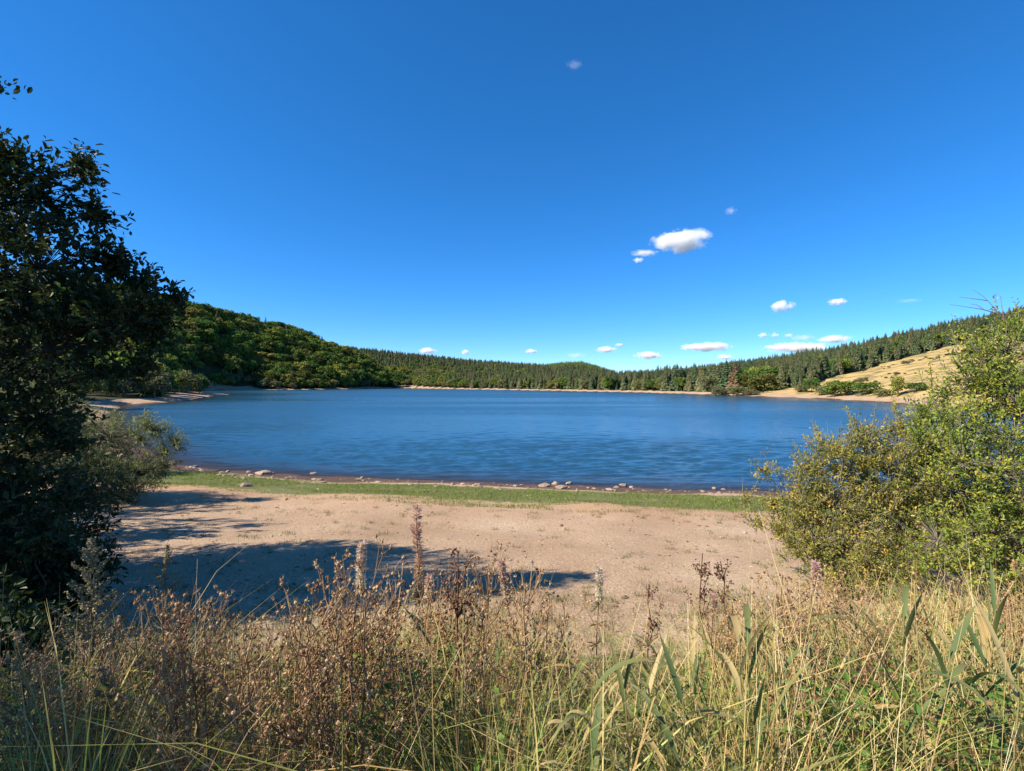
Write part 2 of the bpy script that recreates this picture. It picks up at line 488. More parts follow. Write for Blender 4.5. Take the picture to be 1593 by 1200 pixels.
for lam in np.exp(np.linspace(math.log(.36), math.log(2.6), 56)):
    th = PI / 2 + .10 + r.normal() * (.40 if lam < 1.2 else .62); k = 2 * PI / lam * r.uniform(.93, 1.07)
    vis_ = sst(.0105, .020, lam / ly)
    amp = .0086 * lam * (1.0 if lam < .8 else (.8 / lam) ** 1.25)
    wz += amp * wind * vis_ * np.sin(k * (lx * math.cos(th) + ly * math.sin(th)) + r.uniform(0, 6.28) + 1.5 * vnoise(lx / lam * .2, ly / lam * .2, int(lam * 50)))
    lost += (1 - vis_) / 56
rough = .09 + .27 * lost ** .5 * np.clip(wind, 0, 1.1)
tag(obj('lake_water', np_mesh('lake_water', np.stack([lx, ly, wz], -1), Q=LQ, mats=[M_WATER], smooth=True,
        attrs=dict(depth=depth.ravel() / 2.0, rough=rough.ravel()))), kind='structure')

def gz(x, y):          # height of the built ground mesh (bilinear)
    i = min(max(np.searchsorted(gx, x) - 1, 0), nx - 2); j = min(max(np.searchsorted(gy, y) - 1, 0), ny - 2)
    u = (x - gx[i]) / (gx[i + 1] - gx[i]); v = (y - gy[j]) / (gy[j + 1] - gy[j])
    return float((GZ[j, i] * (1 - u) + GZ[j, i + 1] * u) * (1 - v) + (GZ[j + 1, i] * (1 - u) + GZ[j + 1, i + 1] * u) * v)
def gzv(x, y):
    i = np.clip(np.searchsorted(gx, x) - 1, 0, nx - 2); j = np.clip(np.searchsorted(gy, y) - 1, 0, ny - 2)
    u = (x - gx[i]) / (gx[i + 1] - gx[i]); v = (y - gy[j]) / (gy[j + 1] - gy[j])
    return (GZ[j, i] * (1 - u) + GZ[j, i + 1] * u) * (1 - v) + (GZ[j + 1, i] * (1 - u) + GZ[j + 1, i + 1] * u) * v
def W3(px, py, Y): return np.array([(px - CX) / F * Y, Y, CAMZ - (py - HY) / F * Y])
def on_ground(px, Y):
    x = (px - CX) / F * Y
    return (x, Y, gz(x, Y))

# ------------------------------------------------------------------ scatter by geometry nodes (stuff only)
def scatter(name, P, rz, sc, idx, protos, label, cat):
    col = bpy.data.collections.new(name + '_kinds')
    for k, me in enumerate(protos):
        col.objects.link(bpy.data.objects.new('%s_kind_%02d' % (name, k), me))
    me = bpy.data.meshes.new(name)
    me.vertices.add(len(P)); me.vertices.foreach_set('co', np.asarray(P, np.float32).ravel())
    a = me.attributes.new('rot', 'FLOAT_VECTOR', 'POINT')
    r = np.zeros((len(P), 3), np.float32); r[:, 2] = rz; a.data.foreach_set('vector', r.ravel())
    a = me.attributes.new('scl', 'FLOAT_VECTOR', 'POINT'); a.data.foreach_set('vector', np.asarray(sc, np.float32).ravel())
    a = me.attributes.new('kind_index', 'INT', 'POINT'); a.data.foreach_set('value', np.asarray(idx, np.int32))
    g = bpy.data.node_groups.new(name, 'GeometryNodeTree')
    g.interface.new_socket('Geometry', in_out='INPUT', socket_type='NodeSocketGeometry')
    g.interface.new_socket('Geometry', in_out='OUTPUT', socket_type='NodeSocketGeometry')
    n, l = g.nodes, g.links
    gi_, go = n.new('NodeGroupInput'), n.new('NodeGroupOutput')
    ci = n.new('GeometryNodeCollectionInfo'); ci.inputs['Collection'].default_value = col
    ci.inputs['Separate Children'].default_value = True; ci.inputs['Reset Children'].default_value = True
    ip = n.new('GeometryNodeInstanceOnPoints'); ip.inputs['Pick Instance'].default_value = True
    def na(k, t):
        x = n.new('GeometryNodeInputNamedAttribute'); x.data_type = t; x.inputs['Name'].default_value = k
        return [s for s in x.outputs if s.enabled][0]
    er = n.new('FunctionNodeEulerToRotation')
    l.new(na('rot', 'FLOAT_VECTOR'), er.inputs[0])
    l.new(gi_.outputs[0], ip.inputs['Points']); l.new(ci.outputs[0], ip.inputs['Instance'])
    l.new(na('kind_index', 'INT'), ip.inputs['Instance Index'])
    l.new(er.outputs[0], ip.inputs['Rotation']); l.new(na('scl', 'FLOAT_VECTOR'), ip.inputs['Scale'])
    l.new(ip.outputs[0], go.inputs[0])
    o = obj(name, me)
    md = o.modifiers.new('scatter', 'NODES'); md.node_group = g
    return tag(o, label, cat, None, 'stuff')

# ------------------------------------------------------------------ far trees
def far_broadleaf(seed, mat, n_l=34, per=46, tall=1.0, loose=1.0):
    """unit-height crown of leafy billows round a trunk"""
    r = np.random.default_rng(seed)
    g = Geo()
    th = r.uniform(0, 2 * PI, n_l); u = r.uniform(0, 1, n_l) ** .75
    zc = .24 + .62 * u
    rad = .36 * np.sqrt(np.clip(1 - ((zc - .45) / .52) ** 2, 0, 1)) * r.uniform(.50, 1.22, n_l)
    c = np.stack([np.cos(th) * rad, np.sin(th) * rad, zc * tall], -1)
    lr = r.uniform(.07, .19, n_l)
    c = np.concatenate([c, [[0, 0, .5], [.08, .05, .68], [-.07, .02, .36]]]); lr = np.concatenate([lr, [.30, .22, .26]])
    m = len(c) * per
    d = rand_unit(m, r); d[:, 2] = np.where(d[:, 2] < -.35, -d[:, 2], d[:, 2])
    li = np.repeat(np.arange(len(c)), per)
    p = c[li] + d * lr[li, None] * r.uniform(.75, 1.12, (m, 1)) * loose
    nr = unit(d + .55 * r.normal(size=(m, 3)))
    ax = unit(np.cross(nr, rand_unit(m, r)))
    L = r.uniform(.045, .085, m)
    V, Q = leaves6(p - ax * L[:, None] * .5, ax, nr, L, L * .8, .12)
    colr = rep((r.uniform(.62, 1.28, (len(c), 1)) * np.ones((1, 3)))[li] * r.uniform(.85, 1.15, (m, 1)), 6)
    g.add(V, Q=Q, col=colr)
    V, Q = tubes([[0, 0, -.05], [.01, 0, .15], [0, .01, .40]], [.028, .022, .012], 5)
    g.add(V, Q=Q, col=(1.2, 1.0, 1.0))
    return g.mesh('broadleaf_tree', mat)

def far_conifer(seed, mat, tiers=17, slim=1.0):
    r = np.random.default_rng(seed)
    g = Geo()
    for i in range(tiers):
        t = i / (tiers - 1)
        z = .09 + .88 * t ** .95
        R = (.225 * (1 - t) ** .8 + .012) * slim
        nb = int(11 - 5 * t)
        a0 = r.uniform(0, 6.28)
        for j in range(nb):
            a = a0 + j * 2 * PI / nb + r.normal() * .15
            L = R * r.uniform(.72, 1.15)
            d = np.array([math.cos(a), math.sin(a), 0]); s = np.array([-d[1], d[0], 0]); up = np.array([0, 0, 1.])
            w = L * r.uniform(.34, .5)
            P = [up * (z + .012), d * L * .55 + s * w + up * (z - .10 * L), d * L * .60 - s * w + up * (z - .10 * L),
                 d * L + up * (z - .30 * L + .03 * (1 - t)), d * L * .85 + s * w * .75 + up * (z - .42 * L), d * L * .85 - s * w * .75 + up * (z - .42 * L),
                 d * L * .25 + up * (z - .05)]
            k = r.uniform(.7, 1.25)
            g.add(np.array(P), T=[[0, 1, 3], [0, 3, 2], [1, 4, 3], [3, 5, 2], [6, 4, 1], [6, 2, 5]], col=np.full((7, 3), k, np.float32))
    V, Q = tubes([[0, 0, -.04], [0, 0, .4], [0, 0, 1.0]], [.016, .011, .002], 5)
    g.add(V, Q=Q, col=(1.3, 1.0, .9))
    return g.mesh('conifer_tree', mat)

BROAD = [far_broadleaf(s, M_BROAD) for s in (1, 2, 3, 4)]
WILL = [far_broadleaf(s, M_WILLOWF, 30, 44, .8, 1.12) for s in (11, 12)]
YELL = [far_broadleaf(s, M_YELLOWF) for s in (21, 22)]
CON = [far_conifer(s, M_CONIF, 17, sl) for s, sl in ((1, 1.0), (2, .85), (3, 1.15), (4, .95))]
LAR = [far_conifer(s, M_LARCH, 15, 1.1) for s in (31, 32)]
KINDS = BROAD + WILL + YELL + CON + LAR       # 0-3 broad, 4-5 willow, 6-7 turning, 8-11 conifer, 12-13 larch

def jitter_grid(x0, x1, y0, y1, step, seed):
    r = np.random.default_rng(seed)
    X, Y = np.meshgrid(np.arange(x0, x1, step), np.arange(y0, y1, step))
    X = X + r.uniform(-.45, .45, X.shape) * step; Y = Y + r.uniform(-.45, .45, Y.shape) * step
    return X.ravel(), Y.ravel()

trees = []      # x, y, kind, height, zone
tx, ty = jitter_grid(-560, 30, 95, 640, 7.4, 3)
sd = sdist(tx, ty); px = CX + F * tx / ty
SLt = tab(px, (0, 190), (200, 290), (300, 335), (400, 400), (450, 420), (520, 455), (600, 535), (640, 560))
DLt = tab(px, (0, 400), (300, 450), (400, 515), (450, 550), (520, 570), (600, 590), (640, 600))
ok = (px > -120) & (px < 628) & (sd > np.where((ty > 232) | (px > 330), 3.2, 7)) & (ty < DLt + 22) & ((ty > SLt - 40) | (sd > 5))
r = np.random.default_rng(5)
for x, y, p, s_, dl, sl in zip(tx[ok], ty[ok], px[ok], sd[ok], DLt[ok], SLt[ok]):
    t = (y - sl) / (dl - sl)
    u = r.uniform()
    patch = fbm(x * .02, y * .02, 2, 21)
    if t > .72 and u < .22: k, h = r.integers(8, 12), r.uniform(13, 18)
    elif s_ < 12: k, h = (r.integers(0, 4) if u < .6 else r.integers(4, 6)), r.uniform(6, 10)
    elif y < 330 and u < .7: k, h = r.integers(4, 6), r.uniform(7, 13) * (.6 if y < 200 else 1)
    elif patch > .60 and u < .55: k, h = r.integers(6, 8), r.uniform(9, 13.5)
    elif patch < .34 and u < .35: k, h = r.integers(4, 6), r.uniform(8, 11)
    elif u > .95: k, h = r.integers(8, 12), r.uniform(10, 14)
    else: k, h = r.integers(0, 4), r.uniform(8.5, 16)
    trees.append((x, y, int(k), float(h), 'left', t))
tx, ty = jitter_grid(-330, 520, 150, 840, 4.1, 4)
sd = sdist(tx, ty); px = CX + F * tx / ty
DBt = tab(px, (300, 900), (560, 800), (640, 790), (760, 760), (850, 700), (950, 620), (1050, 560), (1100, 500), (1200, 450), (1300, 420), (1400, 400), (1600, 400))
SBt = tab(px, (300, 600), (560, 585), (640, 535), (760, 425), (850, 372), (950, 318), (1050, 270), (1200, 205), (1300, 166))
edge_ = meadow_edge(px)
ok = (px > 470) & (px < 1660) & (sd > 7.5) & (ty < DBt + 18) & (ty > np.where(px < 628, 585, 0)) & (ty > edge_ + 2) & ((px < 628) | (ty > SBt - 15))
for x, y, p, s_, db, sb in zip(tx[ok], ty[ok], px[ok], sd[ok], DBt[ok], SBt[ok]):
    u = r.uniform(); t = (y - sb) / (db - sb)
    patch = fbm(x * .016, y * .016, 2, 33)
    broad_p = .85 * float(sst(.55, .2, t)) * float(sst(760, 640, p)) + .30 * (patch > .54) + .35 * (s_ < 15)
    if 850 < p < 935 and t > .55 and u < .8: k, h = r.integers(12, 14), r.uniform(9, 12)
    elif 1150 < p < 1215 and s_ < 42: k, h = r.integers(0, 8), r.uniform(6, 10)
    elif u < broad_p: k, h = r.choice([0, 1, 2, 3, 4, 5, 4, 5]), r.uniform(4.5, 9)
    else:
        k, h = r.integers(8, 12), r.uniform(5.0, 12.5) * (.9 if t > .9 else 1)
        if 1020 < p < 1160 and s_ < 40: h = r.uniform(10, 15)
    if u > .90 and s_ > 14 and t < .95: continue
    trees.append((x, y, int(k), float(h), 'far', t))
tarr = np.array([(a[0], a[1], a[2], a[3]) for a in trees])
tz = gzv(tarr[:, 0], tarr[:, 1])
app = tarr[:, 3] / tarr[:, 1]
is_con = tarr[:, 2] >= 8
single = np.zeros(len(trees), bool)
tpx = CX + F * tarr[:, 0] / tarr[:, 1]
vis = (tpx > 225) & (tpx < 1500)
for sel in (is_con & vis, ~is_con & vis):
    ids = np.where(sel)[0]
    single[ids[np.argsort(-app[ids])[:290]]] = True
def tree_label(k, zone, t, p):
    if zone == 'left':
        place = 'low on the left hillside beside the water' if t < .22 else ('halfway up the left hillside' if t < .7 else 'along the crest of the left hill')
        if p < 330: place = ('close behind' if t < -.2 else 'behind' if t < .25 else 'high on the slope behind' if t < .7 else 'on the skyline behind') + ' the left gravel spit'
        place += (', left part' if p < 270 else ', right part') if p < 330 else ', upper end' if p < 430 else ', middle' if p < 530 else ', low end'
    else:
        place = ('in the front row of ' if t < .16 else 'in the middle rows of ' if t < .75 else 'on the skyline of ')
        place += 'the left far wood' if p < 700 else 'the middle far wood' if p < 860 else 'the far wood under the larches' if p < 960 else 'the right stand, left end' if p < 1010 else 'the right stand, left of its middle' if p < 1060 else 'the right stand, right of its middle' if p < 1110 else 'the right stand, right end' if p < 1160 else 'the right slope, left part' if p < 1280 else 'the right slope, middle part' if p < 1390 else 'the right slope, near the shrub'
    kind = 'dark round broadleaf tree' if k < 4 else 'greyish willow tree' if k < 6 else 'yellowing broadleaf tree' if k < 8 else 'dark pointed conifer' if k < 12 else 'light green larch'
    return kind + ' ' + place
for i in np.where(single)[0]:
    x, y, k, h, zone, t = trees[i]
    lab = tree_label(k, zone, t, tpx[i])
    o = obj('conifer_tree' if 8 <= k < 12 else 'larch_tree' if k >= 12 else 'willow_tree' if 4 <= k < 6 else 'broadleaf_tree', KINDS[k], None, (x, y, tz[i] - .1))
    wf_ = r.uniform(.95, 1.3) if k < 8 else r.uniform(.9, 1.2)
    o.scale = (h * wf_, h * wf_, h); o.rotation_euler = (0, 0, r.uniform(0, 6.28))
    tag(o, lab, 'tree', lab.replace('tree', 'trees', 1) if 'tree' in lab else lab + ' group')
rest = np.where(~single)[0]
for nm, lab, cond in (('left_hill_wood', 'wood of broadleaf trees covering the left hillside', lambda a: a[4] == 'left'),
                      ('far_wood', 'dark conifer wood covering the far hills behind the lake', lambda a: a[4] == 'far')):
    ids = np.array([i for i in rest if cond(trees[i])])
    hh = tarr[ids, 3]; wf_ = np.where(tarr[ids, 2] < 8, r.uniform(.95, 1.3, len(ids)), r.uniform(.9, 1.2, len(ids)))
    scatter('wood', np.stack([tarr[ids, 0], tarr[ids, 1], tz[ids] - .1], -1), r.uniform(0, 6.28, len(ids)),
            np.stack([hh * wf_, hh * wf_, hh], -1), tarr[ids, 2], KINDS, lab, 'wood')

# single bushes and trees that stand out on the far shores
def bush(px, Y, kind, w, h, name, label, cat='bush', group=None):
    x, y, z = on_ground(px, Y)
    o = obj(name, KINDS[kind], None, (x, y, z - .2 * h))
    o.scale = (w * 1.25, w * 1.25, h * 1.25); o.rotation_euler = (0, 0, px % 6)
    return tag(o, label, cat, group)
bush(1307, 166, 1, 9.0, 5.0, 'bush', 'widest dark green bush on the right shore below the meadow')
bush(1349, 157, 0, 6.6, 3.9, 'bush', 'rounded dark bush just right of the widest shore bush')
bush(1282, 176, 5, 6.0, 3.6, 'bush', 'low grey green bush left of the widest shore bush')
bush(1263, 187, 2, 5.5, 5.2, 'bush', 'taller round bush at the foot of the dry meadow')
bush(1246, 192, 4, 4.6, 3.8, 'bush', 'pale willow bush on the reddish bank of the right shore')
bush(1396, 142, 3, 3.6, 5.4, 'bush', 'small upright bush alone on the meadow right of the rounded bush')
bush(1425, 140, 2, 4.6, 2.6, 'bush', 'low dark bush on the meadow beside the upright one')
bush(1374, 146, 5, 4.8, 2.4, 'bush', 'dry greyish bush low on the shore between two dark bushes')
bush(1119, 212, 4, 7.0, 5.0, 'bush', 'green willow bush on the shore under the rust brown conifer')
bush(1146, 208, 5, 7.0, 4.6, 'bush', 'grey willow bush on the shore right of the rust brown conifer')
bush(1168, 204, 4, 6.0, 2.8, 'bush', 'low willow bush at the end of the grey bushes')
bush(1187, 214, 6, 12.0, 7.2, 'broadleaf_tree', 'broad light green tree beside the start of the dry bank', 'tree')
o = obj('conifer_tree', far_conifer(77, M_RUSTC, 17, 1.2), None, on_ground(1144, 222)); o.scale = (15, 15, 15)
tag(o, 'rust brown dying conifer at the right end of the tall stand', 'tree')

# tussocks and low scrub dotted over the dry meadow
r = np.random.default_rng(45)
n = 5000
yy = r.uniform(105, 285, n); px = r.uniform(1180, 1720, n); xx = (px - CX) / F * yy
sd = sdist(xx, yy)
ok = (sd > 6) & (yy < meadow_edge(px) - 1) & (fbm(xx * .035, yy * .06, 3, 63) > r.uniform(.57, .84, n))
xx, yy = xx[ok], yy[ok]; n = len(xx); hh = r.uniform(.3, 1.0, n) * np.where(r.uniform(0, 1, n) < .06, 2.2, 1)
scatter('meadow_scrub', np.stack([xx, yy, gzv(xx, yy) - .2 * hh], -1), r.uniform(0, 6.28, n), np.stack([hh * 1.9, hh * 1.9, hh], -1), r.integers(4, 8, n), KINDS[:8], 'low olive tussocks and scrub dotted over the dry meadow', 'scrub')

# ------------------------------------------------------------------ clouds
def cloud(px, py, w_px, h_px, dens, label, seed, alt=1500.0):
    D = alt * F / (HY - py)
    D = min(D, 26000.0)
    x = (px - CX) / F * D; z = CAMZ + (HY - py) / F * D
    rx, rz_ = w_px / F * D / 2, h_px / F * D / 2
    m = bpy.data.materials.new('cloud'); m.use_nodes = True
    n, l = m.node_tree.nodes, m.node_tree.links
    n.remove(n['Principled BSDF'])
    tc = n.new('ShaderNodeTexCoord')
    ln = n.new('ShaderNodeVectorMath'); ln.operation = 'LENGTH'; l.new(tc.outputs['Object'], ln.inputs[0])
    mp = n.new('ShaderNodeMapping'); mp.inputs['Location'].default_value = (seed * 3.7, seed * 1.3, seed * 2.1)
    asp = max(rx / rz_, 1)
    mp.inputs['Scale'].default_value = (1.5 * asp ** .5, 1.5 * asp ** .5, 1.2); l.new(tc.outputs['Object'], mp.inputs['Vector'])
    nz = noise(n, l, mp.outputs[0], 1.0, 5, 0.62)
    d = mth(n, l, 'SUBTRACT', mth(n, l, 'ADD', mth(n, l, 'SUBTRACT', 1.0, ln.outputs['Value']), mth(n, l, 'MULTIPLY', mth(n, l, 'SUBTRACT', nz, 0.5), 2.2)), 0.24)
    mr = n.new('ShaderNodeMapRange'); mr.inputs['From Max'].default_value = 0.6; l.new(d, mr.inputs['Value'])
    v = n.new('ShaderNodeVolumePrincipled'); v.inputs['Color'].default_value = (1, 1, 1, 1); v.inputs['Anisotropy'].default_value = 0.0
    l.new(mth(n, l, 'MULTIPLY', mr.outputs[0], dens * .5 / rz_), v.inputs['Density'])
    l.new(v.outputs[0], n['Material Output'].inputs['Volume'])
    V, T = ico(3)
    o = obj('cloud', np_mesh('cloud', V, T, mats=[m]), None, (x, D, z))
    o.scale = (rx * 1.25, max(rx * .8, rz_), rz_ * 1.25)
    tag(o, label, 'cloud', 'clouds')
for q in [(1061, 375, 88, 33, 7, 'largest white cloud, puffy, high above the right half of the lake'),
          (1002, 394, 40, 9, 1.3, 'thin ragged cloud wisp just left below the largest cloud'),
          (993, 405, 16, 8, 3, 'tiny round puff lowest below the largest cloud'),
          (893, 102, 26, 18, .28, 'faint topmost wisp of cloud high in the blue sky'),
          (1136, 329, 20, 12, .6, 'small faint cloud puff up and right of the largest cloud'),
          (1217, 477, 34, 17, 5, 'small bright cloud lobe midway down the right sky'),
          (1302, 470, 28, 11, 4, 'small flat cloud right of the bright lobe'),
          (1414, 468, 40, 6, .12, 'faintest cloud streak near the bush at right'),
          (1098, 540, 74, 13, 5, 'long flat cloud low over the right far wood'),
          (1009, 553, 42, 12, 5, 'dome shaped cloud low over the far wood gap'),
          (943, 544, 32, 10, 4, 'small low cloud left of the dome shaped one'),
          (963, 537, 13, 6, 3, 'tiny puff up right of the small low cloud'),
          (826, 547, 18, 7, 4, 'lone small cloud low above the middle of the far wood'),
          (1240, 541, 96, 14, 5, 'long cloud bank touching the right wooded ridge'),
          (1299, 528, 48, 11, 4, 'flat cloud just above the right end of the cloud bank'),
          (1188, 522, 17, 8, 3, 'leftmost tiny puff in the row above the cloud bank'),
          (1206, 522, 12, 9, 3, 'second tiny puff in the row above the cloud bank'),
          (1227, 522, 14, 7, 2, 'third tiny puff in the row above the cloud bank'),
          (1250, 526, 38, 11, .6, 'thin veil of cloud between the puffs and the flat cloud'),
          (1127, 556, 24, 8, 4, 'small cloud under the right end of the long flat one'),
          (665, 546, 26, 9, 5, 'white cloud peeping over the conifers on the left far ridge'),
          (724, 548, 14, 9, 4, 'small cloud peeping through treetops right of the first one'),
          (895, 553, 32, 10, .5, 'thin low veil of cloud above the light green larches')]:
    cloud(*q, seed=int(q[0]) % 37 + 1)

# ------------------------------------------------------------------ near trees and shrubs
def lobes_to_world(L):
    """(px, py, distance, radius in px) -> centres and radii in metres"""
    c = np.array([W3(a, b, y) for a, b, y, r_ in L]); rr = np.array([r_ / F * y for a, b, y, r_ in L])
    return c, rr

def leafy(name, label, cat, base, C0, R0, n_twig, per, leaf, wid, pal, matl, seed, trunk_r=.12, bark=(.09, .075, .06), tw_len=.35, sprigs=0,
          up=.35, shell=.55, limb_r=.035, extra_twigs=0, group=None, fold=.15, twig_col=None, stems=1, squash=1.0, narrow=False):
    r = np.random.default_rng(seed)
    root = empty(name, base); tag(root, label, cat, group)
    base = np.array(base, float)
    g = Geo()
    # trunk(s) and limbs that reach every lobe of the crown
    top = np.average(C0, axis=0, weights=R0 ** 2)
    limbs = []
    if stems == 1:
        tt = np.linspace(0, 1, 7)[:, None]
        P = base * (1 - tt) + np.array([base[0] * .6 + top[0] * .4, base[1] * .6 + top[1] * .4, top[2]]) * tt + np.concatenate([np.zeros((1, 3)), r.normal(size=(6, 3)) * .05])
        P[0, 2] -= .3
        V, Q = tubes(P, np.linspace(trunk_r, trunk_r * .45, 7), 8); g.add(V, Q=Q, col=bark)
        src = P
    for c, rad in zip(C0, R0):
        if stems == 1:
            k = np.argmin(np.abs(src[:, 2] - (c[2] - .45 * np.linalg.norm((c - top)[:2]))))
            a = src[max(1, min(k, 6))]
        else:
            a = base + np.array([r.normal() * .25, r.normal() * .25, -.15])
        tt = np.linspace(0, 1, 7)[:, None]
        mid = (a + c) / 2 + np.array([0, 0, .12 * np.linalg.norm(c - a)])
        P = a * (1 - tt) ** 2 + 2 * mid * tt * (1 - tt) + c * tt ** 2
        P[1:-1] += r.normal(size=(5, 3)) * .03
        limbs.append(P)
    LB = np.array(limbs)
    V, Q = tubes(LB, np.linspace(limb_r, limb_r * .3, 7)[None] * np.ones((len(LB), 1)), 5); g.add(V, Q=Q, col=bark)
    # twig tips spread through the lobes, more towards their surface
    w = R0 ** 2 / np.sum(R0 ** 2)
    li = r.choice(len(C0), n_twig, p=w)
    d = rand_unit(n_twig, r)
    rho = r.uniform(0, 1, n_twig) ** (1 / 3) * (1 - shell) + shell * r.uniform(.75, 1.08, n_twig)
    tip = C0[li] + d * (R0[li] * rho)[:, None] * np.array([1, 1, squash])
    gzt = base[2]
    tip[:, 2] = np.maximum(tip[:, 2], gzt + .08)
    # each twig springs from the nearest point of its own limb's outer half
    near = LB[li][:, 3:]
    a = near[np.arange(n_twig), np.argmin(((near - tip[:, None]) ** 2).sum(-1), axis=1)]
    m = (a + tip) / 2 + np.stack([np.zeros(n_twig), np.zeros(n_twig), -.10 * np.linalg.norm(tip - a, axis=1) + .02], -1) + r.normal(size=(n_twig, 3)) * .03
    tt = np.linspace(0, 1, 4)[None, :, None]
    TP = a[:, None] * (1 - tt) ** 2 + 2 * m[:, None] * tt * (1 - tt) + tip[:, None] * tt ** 2
    if sprigs:           # leafy shoots that stand out of the outline
        e = r.choice(np.where(rho > .8)[0], sprigs)
        dv = unit(unit(tip[e] - C0[li[e]]) + np.array([0, 0, .9]) + r.normal(size=(sprigs, 3)) * .25)
        ln2 = r.uniform(.2, .55, sprigs)[:, None, None]
        T2 = tip[e][:, None] + dv[:, None] * ln2 * tt + np.array([0, 0, -.06]) * tt ** 2
        TP = np.concatenate([TP, T2, T2 - dv[:, None] * ln2 * .45]); n_twig = len(TP)
    V, Q = tubes(TP, np.linspace(.007, .0022, 4)[None] * np.ones((n_twig, 1)) * (1 if leaf > .05 else .9), 3)
    g.add(V, Q=Q, col=twig_col or bark)
    if extra_twigs:      # bare twigs that stand proud of the foliage
        e = r.choice(n_twig, extra_twigs)
        dd = unit(TP[e, 3] - TP[e, 0] * .7 + np.array([0, 0, .45]) + r.normal(size=(extra_twigs, 3)) * .12)
        ln_ = r.uniform(.2, .6, extra_twigs)[:, None, None]
        P = TP[e, 3][:, None] + dd[:, None] * ln_ * tt + r.normal(size=(extra_twigs, 4, 3)) * .012 * tt
        V, Q = tubes(P, np.linspace(.0035, .0012, 4)[None] * np.ones((extra_twigs, 1)), 3); g.add(V, Q=Q, col=twig_col or bark)
    V0 = g.mesh('branches', M_BARK, smooth=True)
    V0.transform(Matrix.Translation(-Vector(base)))
    obj('trunk' if stems == 1 else 'stems', V0, root)
    # leaves along the outer part of every twig
    n = n_twig * per
    ti = np.repeat(np.arange(n_twig), per)
    s = r.uniform(.0, 1.0, n)
    dirn = unit(TP[:, 3] - TP[:, 2])[ti]
    p = TP[ti, 3] - dirn * (s * tw_len)[:, None] + r.normal(size=(n, 3)) * (.028 if not narrow else .018)
    out = unit(np.cross(dirn, rand_unit(n, r)))
    ax = unit(dirn * r.uniform(.25, .9, (n, 1)) + out * r.uniform(.5, 1.0, (n, 1)) + np.array([0, 0, up - .25]) * r.uniform(.3, 1, (n, 1)))
    nr = unit(np.array([0, 0, 1.]) + .75 * r.normal(size=(n, 3)))
    L = leaf * r.uniform(.45, 1.25, n)
    V, Q = leaves6(p, ax, nr, L, L * wid, fold)
    pc = np.array(pal, float)
    tone = np.clip(r.normal(.5, .22, n_twig)[ti] + r.normal(0, .13, n), 0, .999) * (len(pc) - 1)
    i0 = tone.astype(int); f_ = (tone - i0)[:, None]
    colr = (pc[i0] * (1 - f_) + pc[i0 + 1] * f_) * r.uniform(.8, 1.2, (n, 1))
    me = np_mesh('leaves', V - base, Q=Q, mats=[matl], col=rep(colr, 6))
    obj('crown' if stems == 1 else 'leaves', me, root)
    return root

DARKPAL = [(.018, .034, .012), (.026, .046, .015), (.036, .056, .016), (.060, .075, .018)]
# big tree at the left edge, trunk just outside the frame
LL = [(60, 300, 6.3, 85), (130, 262, 6.5, 45), (155, 330, 6.6, 48), (60, 420, 6.2, 115), (178, 410, 6.7, 55), (225, 445, 6.8, 42), (276, 462, 6.9, 34), (250, 492, 6.8, 40),
      (180, 500, 6.5, 75), (240, 520, 6.8, 42), (80, 540, 6.2, 105), (175, 575, 6.5, 55), (225, 570, 6.7, 35), (60, 650, 6.2, 80), (110, 690, 6.3, 45), (118, 740, 6.3, 25),
      (10, 250, 6.0, 60), (-50, 330, 6.2, 120), (-60, 520, 6.2, 150), (-50, 700, 6.0, 110), (-4, 128, 5.9, 16), (-70, 150, 6.1, 40), (20, 760, 6.0, 70), (-30, 830, 5.8, 90), (60, 830, 5.9, 50), (95, 780, 6.1, 35)]
lc, lr_ = lobes_to_world(LL)
extra = np.array([(-9.6, 6.6, 7.4, 2.1), (-10.4, 7.2, 5.6, 2.4), (-11.2, 7.2, 8.2, 1.7), (-10.8, 5.4, 7.2, 2.0), (-9.2, 4.6, 5.8, 1.5), (-9.6, 8.0, 6.2, 1.8)])
lc = np.concatenate([lc, extra[:, :3]]); lr_ = np.concatenate([lr_, extra[:, 3]])
bx, by = -9.3, 6.9
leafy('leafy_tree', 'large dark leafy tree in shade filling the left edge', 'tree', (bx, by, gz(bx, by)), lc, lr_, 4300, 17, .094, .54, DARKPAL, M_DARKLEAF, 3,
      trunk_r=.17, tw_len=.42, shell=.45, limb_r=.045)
# its neighbours: one farther along the beach, one nearer the path; their shadows lie on the sand
def side_tree(x, y, H, R, seed, label, n_tw=900, leaf=.15):
    n_tw = int(n_tw * .68); leaf *= 1.2      # seen only in part; larger, fewer leaves
    r = np.random.default_rng(seed); z = gz(x, y)
    c = np.array([(x + r.normal() * R * .42, y + r.normal() * R * .42, z + H * u) for u in np.linspace(.28, .86, 13)])
    rr = R * (.62 - .28 * np.abs(np.linspace(-.6, 1, 13)))
    return leafy('leafy_tree', label, 'tree', (x, y, z), c, rr, n_tw, 14, leaf, .52, DARKPAL, M_DARKLEAF, seed, trunk_r=.16, tw_len=.5, shell=.5, limb_r=.05)
side_tree(-19.6, 11.4, 9.2, 3.0, 15, 'dark leafy tree standing behind the left edge tree near the willow', 1100)
side_tree(-14.5, 3.2, 7.0, 3.2, 16, 'leafy tree left of the frame shading the weeds at lower left')
side_tree(-15.6, 9.6, 7.2, 2.8, 19, 'leafy tree just beyond the left edge whose shade covers the sand by the willow', 800, .14)
side_tree(-8.4, -0.7, 7.2, 2.0, 18, 'leafy tree behind the left edge dappling the lower left weeds', 1300, .13)
side_tree(-25.0, 24.0, 7.0, 3.6, 17, 'farthest leafy tree of the left edge group beside the water')

